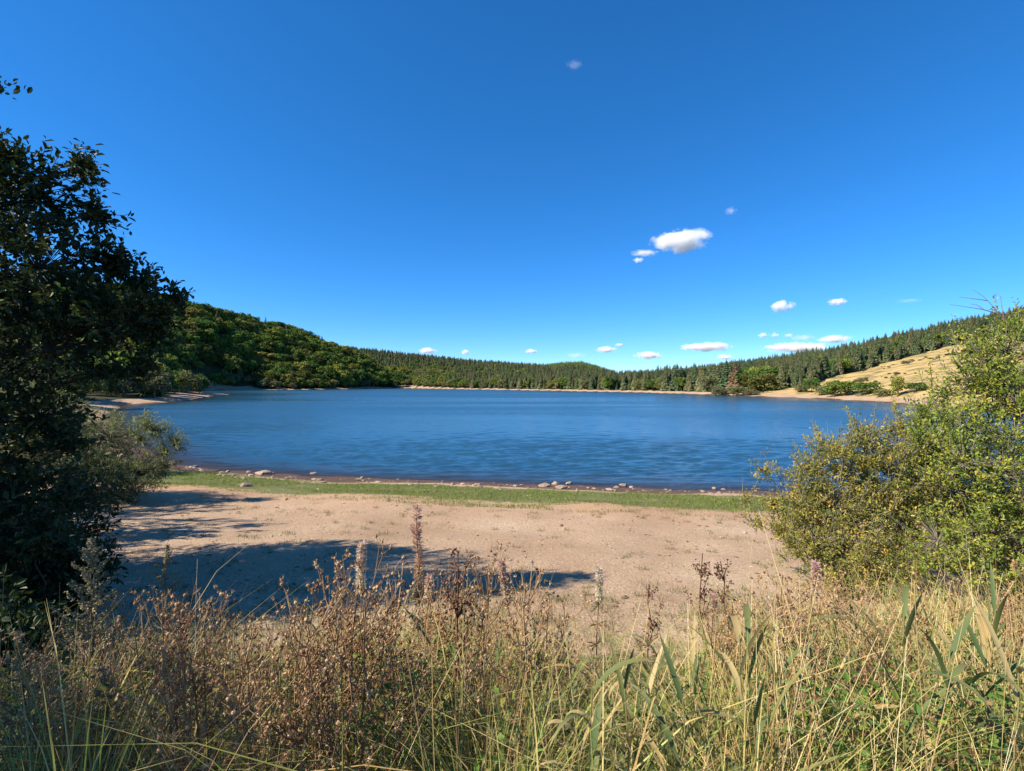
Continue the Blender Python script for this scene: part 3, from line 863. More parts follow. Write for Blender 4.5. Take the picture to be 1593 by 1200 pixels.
# dense shaded shrubs under the left tree
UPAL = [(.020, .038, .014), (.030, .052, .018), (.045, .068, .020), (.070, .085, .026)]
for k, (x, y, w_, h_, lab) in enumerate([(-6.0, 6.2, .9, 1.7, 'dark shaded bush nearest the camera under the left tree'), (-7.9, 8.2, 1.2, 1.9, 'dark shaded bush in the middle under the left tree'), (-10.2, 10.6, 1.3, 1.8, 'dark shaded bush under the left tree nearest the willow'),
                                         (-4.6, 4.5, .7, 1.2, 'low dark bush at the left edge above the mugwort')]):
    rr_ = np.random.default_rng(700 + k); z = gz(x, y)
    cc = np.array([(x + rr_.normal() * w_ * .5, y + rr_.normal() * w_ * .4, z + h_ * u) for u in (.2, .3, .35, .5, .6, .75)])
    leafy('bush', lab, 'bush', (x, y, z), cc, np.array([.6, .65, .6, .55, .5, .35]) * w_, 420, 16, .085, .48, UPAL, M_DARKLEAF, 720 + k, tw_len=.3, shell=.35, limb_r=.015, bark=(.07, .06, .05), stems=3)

SHRUB = [(0.115, 0.174, 0.031), (0.168, 0.237, 0.036), (0.241, 0.287, 0.045), (0.343, 0.356, 0.054), (0.481, 0.419, 0.059)]
TW = (.19, .165, .135)
RL = [(1565, 545, 9.0, 55), (1600, 515, 9.0, 42), (1530, 525, 9.2, 28), (1515, 600, 9.0, 50), (1585, 640, 8.6, 85), (1500, 670, 8.6, 60), (1455, 690, 8.6, 42), (1560, 740, 8.2, 95),
      (1480, 760, 8.2, 75), (1540, 830, 7.8, 80), (1460, 840, 7.8, 60), (1600, 850, 7.6, 75), (1680, 560, 9.2, 120), (1690, 720, 8.6, 140), (1660, 850, 7.8, 110), (1510, 885, 7.4, 48), (1575, 890, 7.3, 48), (1440, 640, 9.2, 34), (1465, 655, 9.0, 46), (1450, 705, 8.8, 52), (1430, 670, 9.0, 36), (1535, 565, 8.9, 45), (1565, 600, 8.8, 60), (1510, 545, 9.1, 28), (1470, 610, 9.2, 34), (1445, 880, 7.6, 50), (1500, 720, 8.0, 60), (1620, 770, 7.8, 80)]
c, rr = lobes_to_world(RL)
b_ = (8.2, 8.4, gz(8.2, 8.4))
leafy('shrub', 'tall green and yellow leafy shrub at the right edge', 'shrub', b_, c, rr, 2800, 15, .064, .50, SHRUB, M_LEAF, 31, sprigs=330, tw_len=.30, shell=.35, limb_r=.022, bark=TW,
      stems=3, extra_twigs=110)
RS = [(1300, 705, 9.2, 42), (1265, 735, 9.2, 40), (1345, 690, 9.3, 40), (1400, 668, 9.4, 34), (1370, 730, 9.0, 55), (1430, 720, 9.0, 48), (1245, 790, 9.0, 42), (1300, 790, 8.9, 62), (1370, 800, 8.8, 66),
      (1430, 800, 8.7, 55), (1270, 850, 8.5, 42), (1330, 860, 8.3, 52), (1400, 870, 8.2, 52), (1205, 785, 9.2, 22), (1192, 735, 9.3, 13), (1187, 705, 9.4, 7), (1160, 775, 9.3, 12), (1180, 815, 9.0, 16), (1215, 825, 8.9, 24), (1340, 895, 7.9, 40), (1290, 900, 7.9, 34), (1400, 905, 7.7, 40), (1450, 770, 8.6, 55), (1235, 850, 8.6, 28)]
c, rr = lobes_to_world(RS)
b_ = (6.0, 8.9, gz(6.0, 8.9))
leafy('shrub', 'lower rounded shrub with bare grey twigs left of the tall one', 'shrub', b_, c, rr, 2150, 15, .057, .48, [(0.125, 0.156, 0.035), (0.188, 0.213, 0.043), (0.269, 0.263, 0.056), (0.375, 0.312, 0.069), (0.525, 0.375, 0.069)],
      M_LEAF, 32, sprigs=420, tw_len=.28, shell=.35, limb_r=.018, bark=TW, stems=3, extra_twigs=620)
# dead branch that sticks up above the tall shrub
g = Geo()
o_ = W3(1562, 486, 9.0)
for pts in ([(1562, 500), (1545, 478), (1530, 462), (1512, 450)], [(1535, 468), (1522, 466), (1505, 464), (1490, 462)], [(1556, 490), (1530, 482), (1505, 478), (1478, 474)],
            [(1562, 500), (1558, 478), (1556, 462), (1549, 455)], [(1530, 482), (1520, 475), (1508, 473)], [(1545, 478), (1540, 482), (1530, 484)]):
    P = np.array([W3(a, b, 9.0 + .1 * i) for i, (a, b) in enumerate(pts)]) - o_
    V, Q = tubes(P, np.linspace(.009, .0025, len(P)), 4); g.add(V, Q=Q, col=(.13, .11, .10))
br = obj('dead_branch', g.mesh('dead_branch', M_BARK), None, o_)
tag(br, 'bare dead branch sticking up above the tall right shrub', 'branch')

WPAL = [(0.117, 0.141, 0.067), (0.175, 0.200, 0.092), (0.250, 0.267, 0.133), (0.333, 0.333, 0.184)]
WLB = [(170, 680, 17, 52), (235, 668, 17, 34), (272, 690, 17, 26), (150, 735, 16.6, 58), (215, 735, 16.6, 48), (255, 725, 16.8, 26), (100, 700, 17, 60), (60, 650, 17, 70), (110, 655, 17.2, 45), (200, 765, 16.4, 30), (20, 720, 16.6, 70)]
c, rr = lobes_to_world(WLB)
b_ = (-14.2, 16.8, gz(-14.2, 16.8))
leafy('willow_shrub', 'feathery grey green willow shrub on the beach behind the dark tree', 'shrub', b_, c, rr, 2100, 22, .135, .18, WPAL, M_LEAF, 41, tw_len=.55, shell=.4, limb_r=.022, bark=(.13, .11, .09), stems=3,
      extra_twigs=150, narrow=True)

# ------------------------------------------------------------------ stones
def rock_mesh(seed, flat=.6, sub=3):
    r = np.random.default_rng(seed)
    V, T = ico(sub)
    for _ in range(9):           # chip facets off
        d = rand_unit(1, r)[0]; k = r.uniform(.55, .85)
        h = V @ d; V = V - np.outer(np.maximum(h - k, 0), d)
    V = V * (1 + .06 * r.normal(size=(len(V), 1)))
    V[:, 2] *= flat; V[:, 0] *= r.uniform(1, 1.5)
    return np_mesh('stone', V, T, mats=[M_ROCK])
ROCKS = [rock_mesh(s, f_, 2) for s, f_ in ((1, .6), (2, .5), (3, .7), (4, .42), (5, .55), (6, .65))]
def stone(px, py, w, k, label, group=None, rot=None, hz=1.0, d=None):
    if d is None:
        y = 25.0
        for _ in range(30):
            x = (px - CX) / F * y
            y = .5 * y + .5 * (CAMZ - max(gz(x, y), -.05)) * F / (py - HY)
    else: y = d
    x = (px - CX) / F * y
    s = w / F * y / 2.9
    o = obj('stone', ROCKS[k % 6], None, (x, y, max(gz(x, y), -.03) + s * .12))
    o.scale = (s, s, s * hz); o.rotation_euler = (0, 0, rot if rot is not None else random.uniform(0, 6.28))
    return tag(o, label, 'stone', group)
stone(383, 757, 24, 2, 'dark sided boulder alone on the grass strip at left', hz=1.1, rot=.4)
stone(408, 738, 36, 3, 'long flat pale slab at the waterline on the left', rot=.1)
stone(424, 737, 10, 0, 'small dark stone at the right end of the flat slab')
stone(848, 757, 26, 1, 'broad pale rock on the left of the central waterline cluster', rot=.2)
stone(864, 754, 18, 5, 'tallest rounded rock in the central waterline cluster', hz=1.2)
stone(886, 754, 16, 0, 'rock at the right end of the central waterline cluster')
stone(872, 760, 30, 3, 'low slab lying in front of the central waterline cluster', rot=.0)
stone(960, 759, 14, 1, 'left stone of the low pile right of the waterline cluster')
stone(970, 757, 17, 4, 'middle stone of the low pile right of the waterline cluster')
stone(982, 759, 12, 2, 'right stone of the low pile right of the waterline cluster')
stone(1112, 758, 12, 2, 'left of two stones standing in shallow water at right', d=23.9, hz=1.3)
stone(1126, 759, 11, 5, 'right of two stones standing in shallow water at right', d=23.7, hz=1.3)
stone(488, 738, 14, 1, 'pale stone on the dark mud left of the driest grass')
stone(390, 741, 14, 4, 'stone in front of the flat pale slab')
for i in range(60):
    px_ = random.uniform(290, 385); py_ = 727 + (px_ - 296) * .145 + random.uniform(-1, 7)
    stone(px_, py_, random.uniform(4, 12), i, 'pale stone in the heap of stones at the left end of the waterline', 'stones heaped at the left end of the waterline')
for i in range(150):
    px_ = random.uniform(372, 1190)
    py_ = np.interp(px_, [372, 600, 870, 1150], [741, 751, 760, 768]) + random.gauss(0, 2.2)
    stone(px_, py_, random.choice([3, 4, 4, 5, 6, 8, 11, 14]), i, 'small pale stone in the thin line along the waterline', 'stones strung along the waterline')
# pebbles and gravel strewn over the beach
r = np.random.default_rng(51)
n = 10500
yy = 6.5 + 20 * r.uniform(0, 1, n) ** 1.25; xx = r.uniform(-1.0, .75, n) * yy * 1.05
sd = sdist(xx, yy); ok = (sd > -.3) & ((r.uniform(0, 1, n) < .6) | (sd < 2))
ok &= fbm(xx * .8, yy * .8, 2, 77) > .34
xx, yy = xx[ok], yy[ok]; n = len(xx)
zz = gzv(xx, yy)
V0, T0 = ico(1)
V0 = V0[:12] if False else V0
sz = np.clip(r.lognormal(-4.15, .52, n), .007, .07)
VV = (V0[None] * (1 + .28 * r.normal(size=(n, len(V0), 1)).clip(-1, 1))) * sz[:, None, None] * np.stack([r.uniform(.8, 1.5, n), r.uniform(.8, 1.2, n), r.uniform(.4, .8, n)], -1)[:, None]
a = r.uniform(0, 6.28, n); ca, sa = np.cos(a)[:, None], np.sin(a)[:, None]
VV = np.stack([VV[..., 0] * ca - VV[..., 1] * sa, VV[..., 0] * sa + VV[..., 1] * ca, VV[..., 2]], -1) + np.stack([xx, yy, zz], -1)[:, None]
TT = (T0[None] + (np.arange(n) * len(V0))[:, None, None]).reshape(-1, 3)
pc = np.array([(.13, .09, .065), (.25, .175, .115), (.30, .22, .15), (.38, .30, .22), (.20, .12, .075)])[r.integers(0, 5, n)]
o = obj('gravel', np_mesh('gravel', VV.reshape(-1, 3), TT, mats=[M_PEB], col=rep(pc, len(V0))))
tag(o, 'loose gravel and pebbles strewn over the beach', 'gravel', None, 'stuff')

# ------------------------------------------------------------------ short green grass by the water and tufts on the sand
r = np.random.default_rng(61)
n = 66000
xx = r.uniform(-24, 14, n); u = r.uniform(0, 1, n)
ys = np.interp(xx, [-27, -19, -13, -6.5, 2.3, 10.5, 17], [37, 30.2, 27.6, 25.8, 24.4, 23.2, 22.4])
yy = ys - (1.9 + 6.2 * u)
nzv = fbm(xx * .55, yy * 1.1, 3, 13)
ok = nzv > (.30 + .20 * np.abs(u - .3) + .34 * np.clip(u - .55, 0, 1) + .06 * r.normal(size=n))
xx, yy = xx[ok], yy[ok]; n = len(xx)
V, Q = blades(np.stack([xx, yy, gzv(xx, yy) - .005], -1), r.uniform(0, 6.28, n), r.uniform(.04, .13, n) * (.4 + 1.1 * nzv[ok]), r.uniform(.1, .9, n), r.uniform(.010, .022, n), 2)
gc = np.array([(.100, .170, .022), (.150, .225, .030), (.195, .235, .042), (.260, .215, .085)])[r.choice(4, n, p=[.26, .34, .24, .16])]
o = obj('grass', np_mesh('grass', V, Q=Q, mats=[M_GRASS], col=rep(gc, 6)))
tag(o, 'strip of short bright green grass along the waterline', 'grass', None, 'stuff')
cen = []
for _ in range(150):
    y = random.uniform(6.2, 18.5); cen.append((random.uniform(-.75, .55) * y, y))
for _ in range(60):
    y = random.uniform(15, 18.5); cen.append((random.uniform(-.4, .5) * y, y))
for _ in range(170):
    y = random.uniform(5.2, 8.0); cen.append((random.uniform(-.8, .75) * y, y))
cen = np.array(cen); pt = np.repeat(cen, 36, 0) + r.normal(size=(len(cen) * 36, 2)) * np.repeat(r.uniform(.04, .16, len(cen)), 36)[:, None]
n = len(pt)
V, Q = blades(np.concatenate([pt, (gzv(pt[:, 0], pt[:, 1]) - .005)[:, None]], 1), r.uniform(0, 6.28, n), r.uniform(.04, .14, n), r.uniform(.2, 1.1, n), r.uniform(.005, .010, n), 3)
gc = np.array([(.075, .105, .022), (.105, .135, .032), (.190, .160, .065), (.260, .195, .100)])[r.choice(4, n, p=[.3, .3, .25, .15])]
o = obj('grass_tufts', np_mesh('grass_tufts', V, Q=Q, mats=[M_GRASS], col=rep(gc, 8)))
tag(o, 'sparse low grass tufts dotted over the sand', 'grass', None, 'stuff')

# ------------------------------------------------------------------ foreground weeds on the bank
ENV = ((-200, 960), (0, 960), (120, 930), (200, 945), (300, 935), (450, 965), (500, 925), (560, 900), (700, 885), (820, 905), (860, 985), (1000, 1010), (1070, 960), (1200, 920), (1400, 893), (1593, 872), (1800, 865))
def env_h(px, Y, X):
    z = CAMZ - (tab(px, *ENV) - HY) / F * Y
    return np.clip(z - gzv(X, Y), .15, 1.25)

# long grass of the bank
r = np.random.default_rng(71)
nt = 2600
ty_ = 1.55 + 5.0 * r.uniform(0, 1, nt) ** 1.3; tpx_ = r.uniform(-60, 1680, nt)
dens = sst(.36, .54, fbm((tpx_ - CX) / F * ty_ * 2.3, ty_ * 2.3, 2, 131)) * 1.5 * np.where(tpx_ < 470, np.where(ty_ > 4.0, 1.6, .24), np.where(tpx_ < 850, 1.0, 1.0)) * np.where(ty_ > 4.0, np.where((tpx_ > 840) & (tpx_ < 1110), .10, .6), 1) * np.where((ty_ > 5.0) & (tpx_ < 1100), .35, 1) * np.where((ty_ > 4.5) & (tpx_ > 1150), 3.0, 1)
ok = r.uniform(0, 1, nt) < dens; ty_, tpx_ = ty_[ok], tpx_[ok]; nt = len(ty_)
tx_ = (tpx_ - CX) / F * ty_; thue = r.uniform(0, 1, nt); thh = r.uniform(.30, 1.0, nt); tn = r.integers(12, 40, nt)
ti_ = np.repeat(np.arange(nt), tn); n = len(ti_)
off = r.normal(size=(n, 2)) * r.uniform(.02, .09, nt)[ti_][:, None]
xx = tx_[ti_] + off[:, 0]; yy = np.maximum(ty_[ti_] + off[:, 1], 1.45); px = CX + F * xx / yy
h = env_h(px, yy, xx) * thh[ti_] * r.uniform(.4, 1.0, n) * np.where((yy > 4.2) & (px < 1130), sst(7.0, 4.2, yy) * .8 + .2, 1)
bend = (r.gamma(2.0, .30, n) * np.where(px > 1150, 1.5, 1)).clip(.03, 1.7)
w = r.uniform(.0035, .0100, n) * np.where(r.uniform(0, 1, n) < .16, 1.9, 1)
V, Q = blades(np.stack([xx, yy, gzv(xx, yy) - .02], -1), np.arctan2(off[:, 1], off[:, 0]) + r.normal(0, .7, n), h / np.maximum(.6, 1 - .2 * bend), bend, w, 4, .35, r.uniform(0, 6.28, n))
PAL = np.array([(0.128, 0.192, 0.030), (0.204, 0.265, 0.047), (0.302, 0.321, 0.075), (0.499, 0.416, 0.136), (0.651, 0.512, 0.204), (0.378, 0.240, 0.095), (0.197, 0.136, 0.061)])
pl = np.array([.18, .14, .12, .14, .10, .16, .16]); pm = np.array([.24, .28, .20, .14, .08, .05, .01]); pr = np.array([.15, .20, .20, .23, .18, .03, .01])
zone = np.where(px < 470, 0, np.where(px < 1000, 1, 2))
patch = fbm(xx * 2.0, yy * 2.0, 2, 91)
ci = np.empty(n, int)
for zi, pz in enumerate((pl, pm, pr)):
    m_ = zone == zi; ci[m_] = r.choice(7, m_.sum(), p=pz)
gsw = (thue[ti_] < .34) & (r.uniform(0, 1, n) < .8); ci[gsw] = r.choice([0, 0, 1, 1, 2], gsw.sum())
gsw = (px < 520) & (yy > 3.8); ci[gsw] = r.choice([0, 0, 1], gsw.sum())
gsw = (thue[ti_] > .72) & ~gsw & (r.uniform(0, 1, n) < .8); ci[gsw] = r.choice([3, 4, 4, 5], gsw.sum())
colr = PAL[ci] * r.uniform(.75, 1.25, (n, 1))
tipc = rep(colr, 10).reshape(n, 5, 2, 3).copy(); k_ = np.linspace(0, 1, 5)[None, :, None, None]
tipc = (tipc * (1 - .4 * k_ ** 2) + .4 * k_ ** 2 * np.array([.46, .36, .15])).reshape(-1, 3)
o = obj('long_grass', np_mesh('long_grass', V, Q=Q, mats=[M_GRASS], col=tipc))
tag(o, 'tangled long green and straw coloured grass covering the bank', 'grass', None, 'stuff')

n = 5200
yy = 1.7 + 3.8 * r.uniform(0, 1, n) ** 1.2; px = r.uniform(-40, 1660, n)
ok = (r.uniform(0, 1, n) < np.where(px < 470, .5, np.where(px < 1050, .7, 1))) & ~((yy > 3.8) & (px > 830) & (px < 1080))
px, yy = px[ok], yy[ok]; n = len(px); xx = (px - CX) / F * yy
hh = env_h(px, yy, xx); lean_az = r.uniform(0, 6.28, n); ln_ = hh * r.uniform(.5, 1.1, n); lean = r.gamma(2, .36, n).clip(.05, 1.4)
a_ = np.stack([xx, yy, gzv(xx, yy)], -1); d_ = np.stack([np.cos(lean_az) * np.sin(lean), np.sin(lean_az) * np.sin(lean), np.cos(lean)], -1)
tt = np.linspace(0, 1, 5)[None, :, None]
P = a_[:, None] + d_[:, None] * ln_[:, None, None] * tt + np.array([0, 0, -.22]) * (lean * ln_)[:, None, None] * tt ** 3 + r.normal(size=(n, 1, 3)) * .09 * ln_[:, None, None] * tt ** 2
V, Q = tubes(P, np.linspace(.0018, .0007, 5)[None] * r.uniform(.5, 1.4, (n, 1)), 3)
sc_ = np.array([(.56, .44, .22), (.46, .33, .15), (.36, .22, .10), (.62, .52, .32), (.26, .14, .075)])[np.where(px < 850, r.choice(5, n, p=[.12, .2, .28, .08, .32]), r.choice(5, n, p=[.3, .25, .15, .2, .1]))]
o = obj('dead_stalks', np_mesh('dead_stalks', V, Q=Q, mats=[M_DRY], col=rep(sc_, 15)))
tag(o, 'dead straw stalks leaning every way through the long grass', 'straw', None, 'stuff')

# low broad leaves and dead litter under the grass
n = 34000
yy = 1.9 + 2.8 * r.uniform(0, 1, n) ** 1.3; px = r.uniform(-60, 1680, n); xx = (px - CX) / F * yy
cl = fbm(xx * 2.2, yy * 2.2, 2, 101); ok = (cl > .45) & ((px > 420) | (r.uniform(0, 1, n) < .4))
px, xx, yy, cl = px[ok], xx[ok], yy[ok], cl[ok]; n = len(px)
hz_ = env_h(px, yy, xx) * r.uniform(.02, .72, n) * sst(.42, .56, cl)
p = np.stack([xx, yy, gzv(xx, yy) + hz_], -1)
ax = unit(rand_unit(n, r) * np.array([1, 1, .5])); nr = unit(np.array([-.2, -.2, 1.]) + .5 * r.normal(size=(n, 3)))
L = r.uniform(.018, .050, n)
V, Q = leaves6(p, ax, nr, L, L * r.uniform(.30, .70, n), .18)
LPAL = np.array([(0.087, 0.168, 0.029), (0.132, 0.214, 0.037), (0.204, 0.252, 0.040), (0.292, 0.276, 0.052), (0.263, 0.162, 0.066), (0.160, 0.108, 0.052)])
ci = np.where(px < 420, r.choice(6, n, p=[.12, .10, .08, .05, .35, .30]), r.choice(6, n, p=[.26, .28, .18, .08, .12, .08]))
o = obj('undergrowth', np_mesh('undergrowth', V, Q=Q, mats=[M_LEAF], col=rep(LPAL[ci] * r.uniform(.75, 1.25, (n, 1)), 6)))
tag(o, 'low green and brown leaves under the long grass', 'undergrowth', None, 'stuff')

# --- single weeds: each kind built once or a few times, then copied with its parts
def curve(a, b, sag, k, r_, wob=.01):
    t = np.linspace(0, 1, k)[:, None]
    P = a * (1 - t) + b * t + np.array([0, 0, 1.]) * sag * (t * (1 - t)) * 4
    P[1:-1] += r_.normal(size=(k - 2, 3)) * wob
    return P

def proto(name, parts):
    root = empty(name)
    for nm, me in parts:
        o = obj(nm.rstrip('~'), me, root)
        if nm.endswith('~'): o['kind'] = 'stuff'      # many tiny pieces, too small to pick apart
    return root
def place(src, first, loc, h, rz, label, cat, group=None, lean=(0, 0), wide=1.0):
    if first: root = src
    else:
        root = src.copy(); C.objects.link(root)
        for ch in src.children:
            c_ = ch.copy(); C.objects.link(c_); c_.parent = root
    root.location = loc; root.scale = (h * wide, h * wide, h); root.rotation_euler = (lean[0], lean[1], rz)
    for k in ('label', 'category', 'group'):
        if k in root: del root[k]
    return tag(root, label, cat, group)

BROWN = [(.265, .160, .082), (.370, .236, .122), (.460, .320, .178), (.165, .086, .046)]
def gen_dry(seed, umbel=False):
    r_ = np.random.default_rng(seed)
    st, hd, lf = Geo(), Geo(), Geo()
    top = np.array([r_.normal() * .06, r_.normal() * .06, 1.0])
    P = curve(np.array([0, 0, -.03]), top, 0, 8, r_, .012)
    V, Q = tubes(P, np.linspace(.0055, .0028, 8), 5); bc = np.array(BROWN[seed % 4]); st.add(V, Q=Q, col=bc * .8)
    ends = []
    for i in range(r_.integers(11, 16)):
        t = r_.uniform(.50, .97); a = P[0] * (1 - t) + top * t; k = int(t * 7); a = P[k] * (1 - (t * 7 - k)) + P[min(k + 1, 7)] * (t * 7 - k)
        az = r_.uniform(0, 6.28); ln = r_.uniform(.10, .24) * (1.25 - .5 * t)
        b = a + np.array([math.cos(az) * ln * .75, math.sin(az) * ln * .75, ln * r_.uniform(.5, 1.0)])
        B = curve(a, b, -.02, 4, r_, .006)
        V, Q = tubes(B, np.linspace(.0028, .0015, 4), 4); st.add(V, Q=Q, col=bc)
        for j in range(r_.integers(2, 5)):
            az2 = r_.uniform(0, 6.28); l2 = r_.uniform(.03, .08)
            c_ = b + np.array([math.cos(az2) * l2 * .7, math.sin(az2) * l2 * .7, l2 * r_.uniform(.3, 1)])
            V, Q = tubes(np.stack([B[2 + j % 2], (b + c_) / 2 + .004 * r_.normal(size=3), c_]), [.0016, .0013, .001], 3); st.add(V, Q=Q, col=bc)
            ends.append((c_, unit(c_ - a)))
        ends.append((b, unit(b - a)))
    ends.append((top, np.array([0, 0, 1.])))
    for c_, d in ends:           # dry heads: little brushes of bracts round a cup
        m_ = 13
        dd = unit(d + .8 * rand_unit(m_, r_)); L = r_.uniform(.010, .024, m_)
        V, Q = leaves6(np.repeat(c_[None], m_, 0) - d * .004, dd, rand_unit(m_, r_), L, L * .17, .2)
        hd.add(V, Q=Q, col=rep(np.array(BROWN)[r_.integers(0, 4, m_)] * r_.uniform(.9, 1.7, (m_, 1)), 6))
        V0, T0 = ico(1); hd.add(V0 * r_.uniform(.005, .010) * np.array([1, 1, .8]) + c_, T0, col=np.array(BROWN[r_.integers(0, 4)]) * 1.1)
    m_ = 26; t = r_.uniform(.12, .8, m_); k = (t * 7).astype(int); p = P[k]
    ax = unit(rand_unit(m_, r_) * np.array([1, 1, .3]) + np.array([0, 0, -.5])); L = r_.uniform(.025, .060, m_)
    V, Q = leaves6(p, ax, rand_unit(m_, r_), L, L * .24, .35); lf.add(V, Q=Q, col=rep(np.array(BROWN)[r_.integers(0, 4, m_)] * r_.uniform(.8, 1.4, (m_, 1)), 6))
    return proto('dry_tansy', [('stem', st.mesh('stem', M_DRY, True)), ('seed_heads~', hd.mesh('seed_heads', M_DRY)), ('withered_leaves~', lf.mesh('withered_leaves', M_DRY))])

def gen_fireweed(seed, pink, spike=.34, brown=.0):
    r_ = np.random.default_rng(seed)
    st, sp, lf = Geo(), Geo(), Geo()
    top = np.array([r_.normal() * .03, r_.normal() * .03, 1.0]); P = curve(np.array([0, 0, -.03]), top, 0, 9, r_, .006)
    V, Q = tubes(P, np.linspace(.0060, .0018, 9), 5); st.add(V, Q=Q, col=(.25, .13, .085))
    m_ = 820; t = 1 - spike * r_.uniform(0, 1, m_) ** .8; k = np.minimum((t * 8).astype(int), 7); f_ = (t * 8 - k)[:, None]
    p = P[k] * (1 - f_) + P[k + 1] * f_
    az = r_.uniform(0, 6.28, m_); rad = (.017 * (1 - .55 * (t - (1 - spike)) / spike)) * r_.uniform(.3, 1.2, m_)
    dd = unit(np.stack([np.cos(az), np.sin(az), r_.uniform(-.3, 1.1, m_)], -1))
    L = r_.uniform(.012, .028, m_)
    V, Q = leaves6(p + dd * rad[:, None] * .5, dd, rand_unit(m_, r_), L, L * .22, .3)
    top_ = ((t - (1 - spike)) / spike)[:, None]
    fl = np.array([(.74, .67, .61)]) * (1 - brown) + np.array([(.42, .29, .18)]) * brown
    cc = fl * r_.uniform(.7, 1.25, (m_, 1)) * (1 - pink * top_) + np.array([(.56, .34, .33)]) * pink * top_
    sp.add(V, Q=Q, col=rep(cc, 6))
    m_ = 46; t = 1 - spike * r_.uniform(0, 1, m_); k = np.minimum((t * 8).astype(int), 7)       # slender pods
    az = r_.uniform(0, 6.28, m_); a = P[k]; b = a + np.stack([np.cos(az) * .028, np.sin(az) * .028, r_.uniform(.015, .05, m_)], -1)
    V, Q = tubes(np.stack([a, (a + b) / 2 + np.array([0, 0, -.004]), b], 1), np.full((m_, 3), .0012), 3); sp.add(V, Q=Q, col=(.40, .20, .17))
    m_ = 34; t = r_.uniform(.15, 1 - spike, m_); k = (t * 8).astype(int); az = r_.uniform(0, 6.28, m_)
    ax = unit(np.stack([np.cos(az), np.sin(az), r_.uniform(-.8, .5, m_)], -1)); L = r_.uniform(.05, .10, m_)
    V, Q = leaves6(P[k], ax, unit(np.array([0, 0, 1.]) + .5 * r_.normal(size=(m_, 3))), L, L * .20, .3)
    lf.add(V, Q=Q, col=rep(np.array([(.14, .15, .045), (.28, .17, .08), (.20, .11, .06)])[r_.integers(0, 3, m_)], 6))
    return proto('fireweed', [('stem', st.mesh('stem', M_DRY, True)), ('seed_spike~', sp.mesh('seed_spike', M_FLUFF)), ('leaves~', lf.mesh('leaves', M_LEAF))])

def gen_mugwort(seed):
    r_ = np.random.default_rng(seed)
    st, bd, lf = Geo(), Geo(), Geo()
    top = np.array([r_.normal() * .02, r_.normal() * .02, 1.0]); P = curve(np.array([0, 0, -.03]), top, 0, 12, r_, .004)
    V, Q = tubes(P, np.linspace(.0060, .0015, 12), 5); st.add(V, Q=Q, col=(.14, .11, .065))
    for i in range(40):
        t = .36 + .60 * (i / 40) ** .9; k = min(int(t * 11), 10); f_ = t * 11 - k; a = P[k] * (1 - f_) + P[k + 1] * f_
        az = i * 2.4 + r_.normal() * .3; ln = (.02 + .19 * (1 - t) / .60) * r_.uniform(.75, 1.1)
        b = a + np.array([math.cos(az) * ln * .85, math.sin(az) * ln * .85, ln * .62])
        B = curve(a, b, -.16 * ln, 5, r_, .002)
        V, Q = tubes(B, np.linspace(.0020, .0008, 5), 3); st.add(V, Q=Q, col=(.17, .14, .085))
        m_ = int(20 + 420 * ln); tt = r_.uniform(.12, 1, m_); kk = np.minimum((tt * 4).astype(int), 3); ff = (tt * 4 - kk)[:, None]
        p = B[kk] * (1 - ff) + B[kk + 1] * ff + r_.normal(size=(m_, 3)) * .0022
        L = r_.uniform(.005, .0095, m_); V, Q = leaves6(p, rand_unit(m_, r_), rand_unit(m_, r_), L, L * .8, .4)
        bd.add(V, Q=Q, col=rep(np.array([(.30, .245, .135), (.40, .325, .19), (.20, .19, .09)])[r_.integers(0, 3, m_)], 6))
    m_ = 150; p = P[-2] * (1 - np.linspace(0, 1, m_)[:, None]) + P[-1] * np.linspace(0, 1, m_)[:, None] + r_.normal(size=(m_, 3)) * .004      # the tip of the spire
    L = r_.uniform(.005, .010, m_); V, Q = leaves6(p, rand_unit(m_, r_), rand_unit(m_, r_), L, L * .8, .4); bd.add(V, Q=Q, col=(.32, .26, .15))
    m_ = 560; t = r_.uniform(.05, .50, m_); k = np.minimum((t * 11).astype(int), 10); az = np.round(r_.uniform(0, 6.28, m_) * 5) / 5 + t * 40
    d = np.stack([np.cos(az), np.sin(az), np.full(m_, .25)], -1); p = P[k] + d * (r_.uniform(.02, .16, m_) * (1.15 - t))[:, None]
    L = r_.uniform(.02, .05, m_); V, Q = leaves6(p, unit(d + .6 * rand_unit(m_, r_)), unit(np.array([0, 0, 1.]) + .5 * r_.normal(size=(m_, 3))), L, L * .22, .2)
    lf.add(V, Q=Q, col=rep(np.array([(.075, .120, .060), (.120, .165, .095), (.060, .095, .040), (.130, .100, .050)])[r_.integers(0, 4, m_)], 6))
    return proto('mugwort', [('stem', st.mesh('stem', M_DRY, True)), ('bud_sprays~', bd.mesh('bud_sprays', M_DRY)), ('leaves~', lf.mesh('leaves', M_LEAF))])

